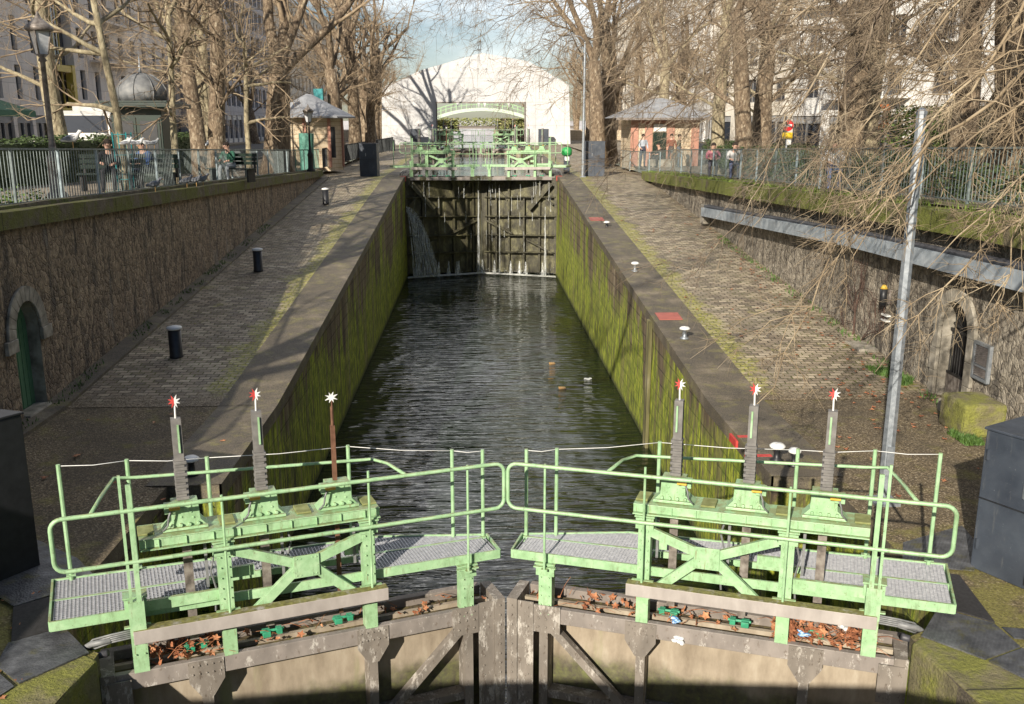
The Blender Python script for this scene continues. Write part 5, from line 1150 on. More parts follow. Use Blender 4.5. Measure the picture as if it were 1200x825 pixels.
# ------------------------------------------------------------------ vehicles
def truck(x, y, z):
    o = thing('box_truck', 'white box truck parked facing the canal on the left street', 'truck', (x, y, z))
    b = MB()
    prof = [(0, .45), (0, 1.55), (.08, 1.75), (.20, 2.52), (.4, 2.68), (1.7, 2.68), (1.7, .45)]
    b.prism([(x - 1.05, y + a, z + h) for a, h in prof], (2.1, 0, 0)); b.build('cab', M['truckwhite'], o, bevel=.04)
    b = MB(); b.add([(x - .95, y + .06, z + 1.76), (x + .95, y + .06, z + 1.76), (x + .9, y + .17, z + 2.48), (x - .9, y + .17, z + 2.48)], [(0, 1, 2, 3)]); b.build('windscreen', M['glass'], o)
    b = MB(); b.box((x + 1.056, y + .35, z + 1.65), (x + 1.07, y + 1.2, z + 2.35)); b.build('side_window', M['glass'], o)
    b = MB(); b.box((x - 1.2, y + 1.85, z + .75), (x + 1.2, y + 7.5, z + 2.95)); b.build('cargo_box', M['truckwhite'], o, bevel=.03)
    for sx in (-1, 1):
        b = MB(); b.box((x + sx * 1.15 - .1, y - .02, z + 1.7), (x + sx * 1.15 + .1, y + .1, z + 2.4)); b.build('mirror', M['black'], o, bevel=.03)
        b = MB(); b.box((x + sx * .8 - .2, y - .025, z + .6), (x + sx * .8 + .2, y - .003, z + .82)); b.build('headlight', M['glassmilk'], o)
        for yy in (.95, 5.9):
            b = MB(); b.cyl((x + sx * .78, y + yy, z + .45), (x + sx * 1.04, y + yy, z + .45), .45, 18); wh = b.build('wheel', M['tyre'], o)
            b = MB(); b.cyl((x + sx * 1.041, y + yy, z + .45), (x + sx * 1.05, y + yy, z + .45), .24, 12); b.build('rim', M['galv'], wh)
    b = MB(); b.box((x - 1.0, y - .05, z + .35), (x + 1.0, y - .004, z + .58)); b.box((x - .75, y - .02, z + .95), (x + .75, y - .004, z + 1.12)); b.box((x - .9, y + .3, z + .45), (x + .9, y + 7.2, z + .74)); b.build('bumper_chassis', M['black'], o)
truck(-17.0, 42, zst(42))
def car(x, y, z, m, lab, rz=0):
    o = thing('parked_car', lab, 'car', (x, y, z), 'cars parked on the streets')
    b = MB(); prof = [(-2.1, .3), (-2.15, .62), (-1.9, .82), (-1.1, .92), (1.9, .95), (2.1, .8), (2.1, .3)]
    b.prism([(x - .85, y + a, z + h) for a, h in prof], (1.7, 0, 0)); b.build('body', m, o, bevel=.06)
    b = MB(); n4 = [(-1.1, .92, .8), (-.4, 1.42, .62), (1.2, 1.42, .62), (1.85, .95, .8)]
    vs = []; [vs.extend([(x - w_, y + a, z + h), (x + w_, y + a, z + h)]) for a, h, w_ in n4]; b.add(vs, [(0, 1, 3, 2), (4, 5, 7, 6), (0, 2, 4, 6), (1, 7, 5, 3), (0, 6, 7, 1)]); b.build('windows', M['glass'], o)
    b = MB(); b.box((x - .60, y - .38, z + 1.425), (x + .60, y + 1.18, z + 1.45)); b.build('roof', m, o, bevel=.01)
    for sx in (-1, 1):
        for yy in (-1.35, 1.35):
            b = MB(); b.cyl((x + sx * .70, y + yy, z + .32), (x + sx * .87, y + yy, z + .32), .32, 16); wh = b.build('wheel', M['tyre'], o); b = MB(); b.cyl((x + sx * .871, y + yy, z + .32), (x + sx * .88, y + yy, z + .32), .18, 10); b.build('rim', M['galv'], wh)
        b = MB(); b.box((x + sx * .6 - .15, y - 2.17, z + .6), (x + sx * .6 + .15, y - 2.05, z + .73)); b.build('headlight', M['glassmilk'], o)
car(-21.6, 46.5, zst(46), M['truckwhite'], 'light car parked under the green awning at the left edge')
car(17.6, 38, zst(38), M['black'], 'dark car parked beyond the right railing'); 

# ------------------------------------------------------------------ buildings
def building(lab, sx, xf, y0, y1, st, fh, gh, bay, ww, wh, m, balc=(), frame=None, roof=M['zinc'], blind=None, panes=None):
    """sx: +1 facade faces +x (left bank), -1 faces -x"""
    z0 = zst((y0 + y1) / 2); H = gh + st * fh; o = thing('apartment_building', lab, 'building', (xf, (y0 + y1) / 2, z0), 'buildings along both streets')
    nb = max(1, int((y1 - y0) // bay)); bay = (y1 - y0) / nb; b = MB(); T = .35; xi = xf - sx * T
    def bx(ya, yb, za, zb_, xa=xf, xb=xi): b.box((min(xa, xb), ya, za), (max(xa, xb), yb, zb_))
    bx(y0, y1, z0 - .5, z0 + H, xi, xi - sx * 11)
    lv = [z0 + gh + k * fh for k in range(st)]
    prev = z0 + gh * .82; 
    # ground floor: shop openings
    for i in range(nb): bx(y0 + i * bay, y0 + i * bay + bay * .18, z0 - .3, z0 + gh * .82)
    wins = []; gl = []
    for i in range(nb): gl.append((y0 + i * bay + bay * .18, y0 + (i + 1) * bay, z0, z0 + gh * .82))
    for k, z in enumerate(lv):
        zs = z + (fh - wh) * .42; bx(y0, y1, prev, zs)
        for i in range(nb + 1):
            a = y0 if i == 0 else y0 + (i - .5) * bay + ww / 2; c = y1 if i == nb else y0 + (i + .5) * bay - ww / 2; bx(a, c, zs, zs + wh)
        for i in range(nb): wins.append((k, i, y0 + (i + .5) * bay, zs))
        prev = zs + wh
    bx(y0, y1, prev, z0 + H); b.build('wall', m, o)
    b = MB(); b.box((min(xf, xf - sx * 11.5) - .25, y0 - .02, z0 + H), (max(xf, xf - sx * 11.5) + .25, y1 + .02, z0 + H + .3)); b.build('roof', roof, o)
    fm = frame or M['wframe']; mesh = None
    for (k, i, yc, zs) in wins:
        if mesh is None:
            f = MB(); q = xf - sx * .22; q2 = q - sx * .05
            for (ya, yb, za, zb_) in ((-ww / 2, -ww / 2 + .06, 0, wh), (ww / 2 - .06, ww / 2, 0, wh), (-ww / 2, ww / 2, 0, .07), (-ww / 2, ww / 2, wh - .07, wh), (-.03, .03, .07, wh - .07)): f.box((min(q, q2), yc + ya, zs + za), (max(q, q2), yc + yb, zs + zb_))
            fo = f.build('window', fm, o); g = MB(); q = xf - sx * .262; g.add([(q, yc - ww / 2, zs), (q, yc + ww / 2, zs), (q, yc + ww / 2, zs + wh), (q, yc - ww / 2, zs + wh)], [(0, 1, 2, 3)]); go = g.build('pane', M['glass'], fo); mesh = (fo, go, yc, zs)
        else:
            fo = mesh[0].copy(); C.objects.link(fo); fo.parent = o; fo.location = mesh[0].location + V((0, yc - mesh[2], zs - mesh[3])); go = mesh[1].copy(); C.objects.link(go); go.parent = fo
    for (ya, yb, za, zb_) in gl:
        g = MB(); q = xf - sx * .2; g.add([(q, ya, za), (q, yb, za), (q, yb, zb_), (q, ya, zb_)], [(0, 1, 2, 3)]); s_ = g.build('shop_window', M['glass'], o)
        g = MB(); q2 = xf - sx * .1; g.box((min(q, q2), ya, za), (max(q, q2), yb, za + .45)); g.box((min(q, q2), ya, zb_ - .5), (max(q, q2), yb, zb_)); g.box((min(q, q2), (ya + yb) / 2 - .05, za + .45), (max(q, q2), (ya + yb) / 2 + .05, zb_ - .5)); g.build('frame', fm, s_)
    for (k, i0, i1) in balc:
        if k >= st: continue
        z = lv[k] + (fh - wh) * .42 - .18; ya, yb = y0 + i0 * bay + .2, y0 + (i1 + 1) * bay - .2; xa, xb = xf + sx * .001, xf + sx * .95
        g = MB(); g.box((min(xa, xb), ya, z), (max(xa, xb), yb, z + .15)); bo = g.build('balcony', m, o)
        g = MB(); g.bar((xb, ya, z + 1.1), (xb, yb, z + 1.1), .05, .05); n_ = int((yb - ya) / .14)
        for j in range(n_ + 1): g.bar((xb - sx * .02, ya + (yb - ya) * j / n_, z + .15), (xb - sx * .02, ya + (yb - ya) * j / n_, z + 1.1), .018, .018, (0, 1, 0))
        for yy in (ya, yb): g.bar((xa, yy, z + 1.1), (xb, yy, z + 1.1), .05, .05)
        g.build('railing', M['wframe'], bo)
    if sx < 0 and y1 < 100: o.rotation_euler = (0, 0, R(24))
    return o
building('old stone building with a green awning at the left edge', 1, -29, 30, 58.5, 4, 3.0, 3.6, 3.0, 1.1, 1.9, M['f_stone'])
building('pale panelled block with narrow windows left of the yellow frame', 1, -29, 58.8, 66.5, 5, 2.95, 3.4, 2.5, .75, 2.1, M['f_panel'])
building('pale panelled apartment block with balconies behind the domed kiosk', 1, -29, 71.5, 96, 5, 2.95, 3.4, 2.6, .95, 2.1, M['f_panel'], balc=((1, 1, 3), (2, 1, 3), (3, 1, 3), (1, 6, 7), (3, 6, 7)))
building('grey glazed block behind the leaning trunk on the left', 1, -27, 96.5, 128, 5, 3.0, 3.6, 2.2, 1.6, 2.3, M['f_grey'], frame=M['wframe_w'])
building('distant cream building far along the left street', 1, -27, 129, 190, 5, 3.1, 3.6, 3.2, 1.2, 2.0, M['f_cream'])
building('white building at the right edge with a red shop sign', -1, 25, 24, 42, 5, 3.0, 3.5, 3.2, 1.2, 1.8, M['f_white'], balc=((0, 1, 2), (1, 1, 2), (2, 3, 4)), frame=M['wframe'])
building('white apartment building with balconies behind the orange sign', -1, 26, 42.4, 66, 5, 2.9, 3.4, 3.0, 1.3, 1.7, M['f_white'], balc=((0, 0, 1), (0, 4, 5), (1, 2, 3), (2, 0, 1), (2, 5, 6), (1, 6, 7)))
building('cream building with recessed bays behind the no entry sign', -1, 25.4, 66.5, 88, 5, 3.0, 3.4, 3.2, 1.3, 1.9, M['f_cream'], balc=((1, 1, 2), (2, 3, 4)))
building('bright white building right behind the brick pavilion', -1, 24, 88.5, 125, 5, 3.0, 3.6, 3.3, 1.2, 1.9, M['f_white'], balc=((1, 2, 4), (2, 5, 7)))
building('distant white building far along the right street', -1, 24, 126, 190, 5, 3.1, 3.6, 3.2, 1.2, 2.0, M['f_cream'])
# yellow framed glass bay
o = thing('glazed_stair', 'glazed link with a bright yellow steel frame between two pale blocks', 'glazed link', (-29, 69, zst(69)))
b = MB(); b.box((-32, 66.6, zst(69)), (-29.6, 71.4, 15)); b.build('core', M['f_grey'], o)
b = MB(); b.add([(-29.5, 66.8, zst(69)), (-29.5, 71.2, zst(69)), (-29.5, 71.2, 14.8), (-29.5, 66.8, 14.8)], [(0, 1, 2, 3)]); b.build('glass_wall', M['glass'], o)
b = MB()
for y in (66.8, 71.2): b.bar((-29.2, y, zst(69)), (-29.2, y, 4.2), .5, .5)
for z in (1.0, 3.9): b.bar((-29.2, 66.8, z), (-29.2, 71.2, z), .4, .45)
for y in (68, 69.2, 70.2): b.bar((-29.4, y, zst(69)), (-29.4, y, 14), .08, .08)
b.build('yellow_frame', M['yellowf'], o)
o = thing('awning', 'dark green fabric awning on the stone building at the left edge', 'awning', (-29, 54.5, 1.2))
b = MB(); b.prism([(-28.98, 50, 1.75), (-28.98, 50, 1.65), (-26.2, 50, .75), (-26.2, 50, .85)], (0, 8.2, 0)); b.build('canopy', M['awning'], o)
b = MB(); b.box((-26.21, 50, .5), (-26.18, 58.2, .78)); b.build('valance', M['awning'], o)
# signs
p = at(923, 147, 1, 37.5); z0 = zst(37.5)
o = thing('no_entry_sign', 'round red no entry sign with a yellow plate below it', 'road sign', (p.x, 37.5, z0))
b = MB(); b.cyl((p.x, 37.5, z0), (p.x, 37.5, p.z + .3), .035, 8); b.build('post', M['galv'], o)
M['signred'] = simple('sign_red', [(.60, .015, .02), (.65, .02, .03)], 3, .4, 0)
b = MB(); b.cyl((p.x, 37.44, p.z), (p.x, 37.46, p.z), .22, 28); b.build('disc', M['signred'], o)
b = MB(); b.box((p.x - .15, 37.425, p.z - .045), (p.x + .15, 37.438, p.z + .045)); b.build('white_bar', M['whitepaint'], o)
M['signyellow'] = simple('sign_yellow', [(.75, .50, .02), (.8, .55, .03)], 3, .4, 0)
b = MB(); b.box((p.x - .2, 37.44, p.z - .50), (p.x + .2, 37.46, p.z - .27)); b.build('yellow_plate', M['signyellow'], o)
b = MB(); b.box((p.x + .0, 37.44, p.z - .75), (p.x + .16, 37.46, p.z - .54)); b.build('lower_plate', M['whitepaint'], o)
p = at(1028, 137, 1, 44); o = thing('shop_sign', 'square orange shop sign with a white star wheel emblem', 'sign', (p.x, 44, p.z))
b = MB(); b.box((p.x - .58, 44, p.z - .56), (p.x + .58, 44.12, p.z + .56)); b.build('panel', M['orange'], o)
b = MB(); b.cyl((p.x, 43.985, p.z), (p.x, 43.998, p.z), .36, 8); b.build('emblem', M['whitepaint'], o)
M['signblue'] = simple('sign_blue', [(.03, .05, .2), (.05, .08, .28)], 3, .4, 0)
b = MB()
for k in range(6): a = k * math.pi / 3; b.bar((p.x, 43.975, p.z), (p.x + .27 * math.cos(a), 43.975, p.z + .27 * math.sin(a)), .015, .07, (0, 1, 0) if 0 else (math.sin(a), 0, -math.cos(a)))
b.build('emblem_rays', M['signblue'], o)
b = MB(); b.box((p.x + .58, 44.03, p.z - .05), (26.0, 44.09, p.z + .05)); b.build('bracket', M['black'], o)
p2 = at(1018, 145, 1, 45.5); b = MB(); b.box((p2.x - .2, 45.5, p2.z - .7), (p2.x + .2, 45.62, p2.z + .7)); tag(b.build('shop_banner', M['orange']), 'narrow upright orange banner left of the square orange sign', 'banner')
p = at(1195, 121, 1, 32); b = MB(); b.box((p.x - .5, 32, p.z - .22), (p.x + 1.2, 32.1, p.z + .22)); tag(b.build('shop_sign', M['signred']), 'small red shop sign at the right edge', 'sign')
p = at(1180, 108, 1, 36); b = MB(); b.box((24.7, 33.5, p.z - .5), (24.95, 38.5, p.z + .5)); tag(b.build('sign_board', M['whitepaint']), 'long white shop fascia on the building at the right edge', 'sign')
o_ = C.objects[-1]
fc = bpy.data.curves.new('lettering', 'FONT'); fc.body = 'CAFE'; fc.size = .85; fc.extrude = .01; to = bpy.data.objects.new('lettering', fc); C.objects.link(to)
dg = bpy.context.evaluated_depsgraph_get(); me = bpy.data.meshes.new_from_object(to.evaluated_get(dg)); bpy.data.objects.remove(to)
# the fascia carries blue marks that cannot be read: abstract strokes instead of words
bpy.data.meshes.remove(me)
b = MB()
for k, yy in enumerate((34.4, 35.0, 35.6, 36.2, 36.9, 37.5)):
    b.bar((24.69, yy, p.z - .25), (24.69, yy + (.25 if k % 2 else -.2), p.z + .25), .01, .09, (1, 0, 0)); b.bar((24.69, yy - .15, p.z + .02 * k), (24.69, yy + .25, p.z + .02 * k), .01, .08, (1, 0, 0))
b.build('blue_strokes', M['signblue'], o_)

# ------------------------------------------------------------------ hedges, shrubs, weeds
def leafmass(name, boxes, n, size, m, lab, cat, seed=1, kind=None, flat=False, stem=None):
    rg = random.Random(seed); b = MB()
    for _ in range(n):
        (x0, y0, z0), (x1, y1, z1) = rg.choice(boxes); p = V((rg.uniform(x0, x1), rg.uniform(y0, y1), rg.uniform(z0, z1)))
        bulge = noise.noise(p * 1.3) * .25; p += V((bulge, bulge, bulge * .6))
        d = V((rg.gauss(0, 1), rg.gauss(0, 1), rg.gauss(0, 1))).normalized(); x, y = frame_of(d); s = size * rg.uniform(.6, 1.3)
        b.add([p - x * s, p + y * s * .5 + d * s * .15, p + x * s, p - y * s * .5], [(0, 1, 2, 3)])
    o = b.build(name, m, recalc=False); tag(o, lab, cat, kind=kind); return o
leafmass('hedge', [((-14.1, 20, zst(28)), (-13.2, 46, zst(28) + 1.35))], 26000, .055, M['hedge'], 'dark clipped hedge between the left promenade and the road', 'hedge', 2)
b = MB(); b.box((-14.0, 20, zst(46)), (-13.3, 46, zst(20) + 1.0)); struct(b.build('hedge_bed', M['hedge']))
leafmass('shrub', [((13.5, 27, -1.7), (16.5, 34, .6))], 12000, .07, M['shrub'], 'bright green leafy shrub behind the right railing below the white building', 'shrub', 4)
leafmass('hedge', [((9.6, 12, -1.7), (10.6, 40, -.75))], 14000, .06, M['hedge'], 'low dark hedge behind the right railing', 'hedge', 5)
leafmass('hedge', [((14.8, 36, -2.1), (15.8, 64, -.9))], 12000, .07, M['hedge'], 'hedge along the right road behind the trees', 'hedge', 6)
leafmass('weeds', [((-8.9, 14, -1.42), (-8.4, 17.5, -1.0)), ((-8.9, 12, -1.4), (-8.45, 19, -1.2))], 900, .05, M['shrub'], 'straggly green weeds at the foot of the left railing', 'weeds', 8, 'stuff')
def blades(lab, spots, n, h, m=M['grass'], seed=9, name='grass_tufts', cat='grass'):
    rg = random.Random(seed); b = MB()
    for (xa, xb, ya, yb, zf) in spots:
        for _ in range(n):
            x, y = rg.uniform(xa, xb), rg.uniform(ya, yb)
            if noise.noise(V((x * 2, y * 2, 0))) < -.05: continue
            z = zf(y); a = rg.uniform(0, 6.28); hh = h * rg.uniform(.4, 1.3); w_ = .008 + h * .06; dx, dy = math.cos(a), math.sin(a)
            b.add([(x - dy * w_, y + dx * w_, z), (x + dy * w_, y - dx * w_, z), (x + dx * hh * .5, y + dy * hh * .5, z + hh)], [(0, 1, 2)])
    return tag(b.build(name, m, recalc=False), lab, cat, kind='stuff')
blades('short grass along the foot of the left railing', [(-8.75, -8.15, 10, 46, lambda y: zst(y) + .02)], 5200, .07)
blades('grass and moss tufts along the foot of the right railing', [(8.0, 9.0, 10, 46, lambda y: zst(y) - .02)], 6500, .09, seed=10)
blades('small green weeds along the foot of the left retaining wall', [(-7.9, -7.6, 12, 34, lambda y: zq(y) + .08)], 1500, .07, M['ivy'], 11, 'weeds', 'weeds')
blades('small green weeds along the foot of the right retaining wall', [(7.85, 8.15, 13, 32, lambda y: zq(y)), (7.5, 8.1, 16.8, 18.0, lambda y: zq(y)), (7.3, 7.6, 13.6, 14.2, lambda y: zq(y))], 900, .10, M['ivy'], 12, 'weeds', 'weeds')
# dead creeper on right wall
o = MB(); rgc = random.Random(5); p = at(1000, 400, 0, 8.1)
def creep(q, d, L, r, lv):
    pts = [q]; 
    for i in range(6): d = (d + V((0, rgc.gauss(0, .35), rgc.gauss(0, .3)))).normalized(); pts.append(pts[-1] + d * L / 6)
    for t in pts[1:]: t.x = min(t.x, 8.17)
    o.tube(pts, [r * (1 - .12 * i) for i in range(7)], 4)
    if lv < 3:
        for _ in range(5): i = rgc.randint(1, 6); creep(pts[i].copy(), (d + V((0, rgc.gauss(0, .9), rgc.gauss(0, .7)))).normalized(), L * .55, r * .5, lv + 1)
for k in range(4): creep(V((8.12, p.y + rgc.uniform(-.3, .3), p.z)), V((0, rgc.uniform(-.4, .4), 1)), 1.3, .02, 0)
tag(o.build('creeper', simple('creeper_twig', [(.05, .03, .025), (.12, .07, .05)], 9, .9, 0), recalc=False), 'dead leafless creeper climbing the right retaining wall', 'climbing plant')
# fallen leaves and litter
def leaves(lab, spots, seed, size=.055):
    rg = random.Random(seed); b = MB()
    for (xa, xb, ya, yb, z, n, zj) in spots:
        for _ in range(n):
            x, y = rg.uniform(xa, xb), rg.uniform(ya, yb); zz = (z(y) if callable(z) else z) + .012 + rg.random() * zj; a0 = rg.uniform(0, 6.28); s = size * rg.uniform(.6, 1.25); tx, ty = rg.gauss(0, .35), rg.gauss(0, .35)
            vs = [(x, y, zz + .01)]
            for k in range(10):
                a = a0 + k * math.pi / 5; r_ = s * (1 if k % 2 == 0 else .5) * (1 if k else .6); dx, dy = r_ * math.cos(a), r_ * math.sin(a); vs.append((x + dx, y + dy, zz + abs(dx * tx + dy * ty) + rg.random() * .01))
            b.add(vs, [(0, k, k % 10 + 1) for k in range(1, 11)])
    return tag(b.build('fallen_leaves', M['leaf'], recalc=False), lab, 'fallen leaves', kind='stuff')
leaves('dry orange plane leaves scattered on the right quay', [(6.3, 8.1, 14.4, 17.5, zq, 55, .0), (6.9, 8.0, 17.5, 22, zq, 30, 0), (5.2, 7.5, 11, 14.5, zq, 18, 0), (7.2, 8.1, 22, 36, zq, 60, 0), (5, 8, 16, 40, zq, 50, 0)], 21)
leaves('a few dry leaves on the left quay', [(-7, -4.2, 11, 16, zq, 14, 0), (-5.5, -4.2, 7, 9.5, zq, 10, 0)], 22)
def leafl(mir, s0, s1, n0, n1, n, seed, zj, lab):
    n = int(n * 1.7); X = leaf_root(mir); rg = random.Random(seed); b = MB(X)
    for _ in range(n):
        x, y = rg.uniform(s0, s1), rg.uniform(n0, n1); zz = -5.15 + rg.random() ** 2 * zj; a0 = rg.uniform(0, 6.28); s = .045 * rg.uniform(.5, 1.3); d = V((rg.gauss(0, 1), rg.gauss(0, 1), rg.gauss(0, 1) + .6)).normalized(); u, v = frame_of(d); c0 = V((x, y, zz)); vs = [c0]
        for k in range(10): a = a0 + k * math.pi / 5; r_ = s * (1 if k % 2 == 0 else .55); vs.append(c0 + u * r_ * math.cos(a) + v * r_ * math.sin(a) + d * rg.random() * .02)
        b.add(vs, [(0, k, k % 10 + 1) for k in range(1, 11)])
    for _ in range(n // 3):
        p0 = V((rg.uniform(s0, s1), rg.uniform(n0, n1), -5.12)); d = V((rg.gauss(0, 1), rg.gauss(0, .5), rg.random() * .5)).normalized() * rg.uniform(.1, .35); b.tube([p0, p0 + d * .5 + V((0, 0, .03)), p0 + d], [.004, .003, .002], 3)
    tag(b.build('fallen_leaves', M['leaf'], recalc=False), lab, 'fallen leaves', kind='stuff')
leafl(1, .45, 1.1, .05, .4, 40, 31, .16, 'pile of dry leaves on the left end of the near gate')
leafl(1, 1.4, 4.0, .08, .4, 22, 32, .05, 'scattered leaves in the trough of the near left gate leaf')
leafl(-1, .3, 1.3, .04, .4, 110, 33, .22, 'thick heap of orange leaves and twigs on the right end of the near gate')
leafl(-1, 1.6, 4.0, .08, .4, 30, 34, .06, 'scattered leaves in the trough of the near right gate leaf')
M['bluelit'] = simple('blue_litter', [(.05, .20, .45), (.30, .5, .75)], 20, .4, .1)
X = leaf_root(-1)
for (s0, n0, z, m, lab) in ((.98, .1, -5.05, 'bluelit', 'crumpled blue and white wrapper among the right leaf heap'), (2.3, .1, -5.12, 'bluelit', 'blue bottle cap sized litter on the near right gate beam'), (.62, .2, -4.98, 'poster', 'white crumpled plastic on the right leaf heap'), (2.25, -.03, -5.28, 'poster', 'colourful wrapper caught on the near right gate face')):
    b = MB(X)
    for _ in range(5): q = V((s0 + rg.gauss(0, .03), n0 + rg.gauss(0, .02), z + rg.gauss(0, .015))); b.ball(q, (.045 * rg.uniform(.5, 1.2), .03, .02), 6, 4)
    tag(b.build('litter', M[m]), lab, 'litter')
b = MB(leaf_root(1)); b.ball((-.1, -.02, -5.02), .03); tag(b.build('litter', M['bluelit']), 'small round blue litter at the left gate heel', 'litter')
for px, py, m, lab, s in ((659, 455, 'orangebox', 'nearer orange food box floating on the lock water', .11), (647, 426, 'orangebox', 'farther orange food box floating on the lock water', .10), (690, 444, 'poster', 'clear plastic bag floating near the right chamber wall', .10), (596, 426, 'poster', 'tiny white scrap floating in mid water', .03), (720, 430, 'poster', 'white scrap floating close to the right wall', .03)):
    p = at(px, py, 2, WL); b = MB()
    if m == 'orangebox': b.prism([p + V((-s, -s, -.01)), p + V((s, -s * .8, -.01)), p + V((s * .8, s, -.01)), p + V((-s, s, -.01))], (0, 0, .03))
    else: [b.ball(p + V((rg.gauss(0, s * .5), rg.gauss(0, s * .5), .01)), (s * .6, s * .5, s * .3), 7, 5) for _ in range(4)]
    tag(b.build('floating_litter', M[m]), lab, 'litter')
for px, py, z, lab in ((803, 673, None, 0),): pass
# ------------------------------------------------------------------ birds
def bird(p, m, lab, head=0, s=1.0, group=None):
    o = thing('bird', lab, 'bird', p, group); c = V(p); ca, sa = math.cos(R(head)), math.sin(R(head))
    X = lambda q: c + V((q.x * ca - q.y * sa, q.x * sa + q.y * ca, q.z * 1.3)) * s * .95
    b = MB(X); b.tube([(-.20, 0, .10), (-.15, 0, .115), (-.06, 0, .13), (.03, 0, .14), (.08, 0, .165), (.105, 0, .20), (.125, 0, .225), (.155, 0, .222), (.17, 0, .215)], [.012, .028, .052, .058, .045, .028, .03, .024, .006], 10)
    b.build('body', m, o, True)
    b = MB(X)
    for sx in (-1, 1): b.add([(.05, sx * .05, .17), (-.08, sx * .062, .16), (-.21, sx * .03, .12), (-.06, sx * .06, .10), (.04, sx * .058, .12)], [(0, 1, 2, 3, 4)])
    b.build('wing', M['birdgrey'], o)
    b = MB(X); b.tube([(.165, 0, .217), (.2, 0, .205)], [.009, .002], 5); [b.cyl((0, sx * .02, 0), (0, sx * .022, .10), .005, 4) for sx in (-1, 1)]; b.build('beak_and_legs', M['orangebox'], o)
BG = 'gulls and pigeons on the left railing and coping'
def rail_at(px): 
    p = at(px, 173, 0, -8.32); return V((-8.32, p.y, zst(p.y) + 1.05))
bird(rail_at(86), M['bird'], 'large white gull perched alone on the left railing', 15, 1.15, BG)
for i, (px, lab, hd) in enumerate(((149, 'leftmost white bird of the group of five on the left railing', 20), (156, 'second from left of the five white birds on the railing', 170), (163, 'middle one of the five white birds on the railing', 10), (172, 'fourth of the five white birds on the left railing', 200), (181, 'rightmost of the five white birds on the railing', 30), (243, 'lone white bird on the railing by the reddish trunk', 90))): bird(rail_at(px), M['bird'], lab, hd, .85, BG)
for px, py, lab in ((183, 234, 'dark pigeon alone on the left mossy coping'), (220, 228, 'left pigeon of three on the left mossy coping'), (231, 227, 'middle pigeon of three on the left mossy coping'), (239, 226, 'right pigeon of three on the left mossy coping')):
    p = at(px, py, 0, -7.95); p.z = zst(p.y) + .04; bird(p, M['birdgrey'], lab, 25, 1.1, BG)
leafmass('shrub', [((-12, 150, -.9), (-3, 156, .8)), ((3, 150, -.9), (13, 156, 1.0)), ((-12, 200, -.5), (12, 206, 1.6))], 9000, .22, M['shrub2'], 'yellow green shrubs on the far quay seen under the footbridge', 'shrubs', 14)
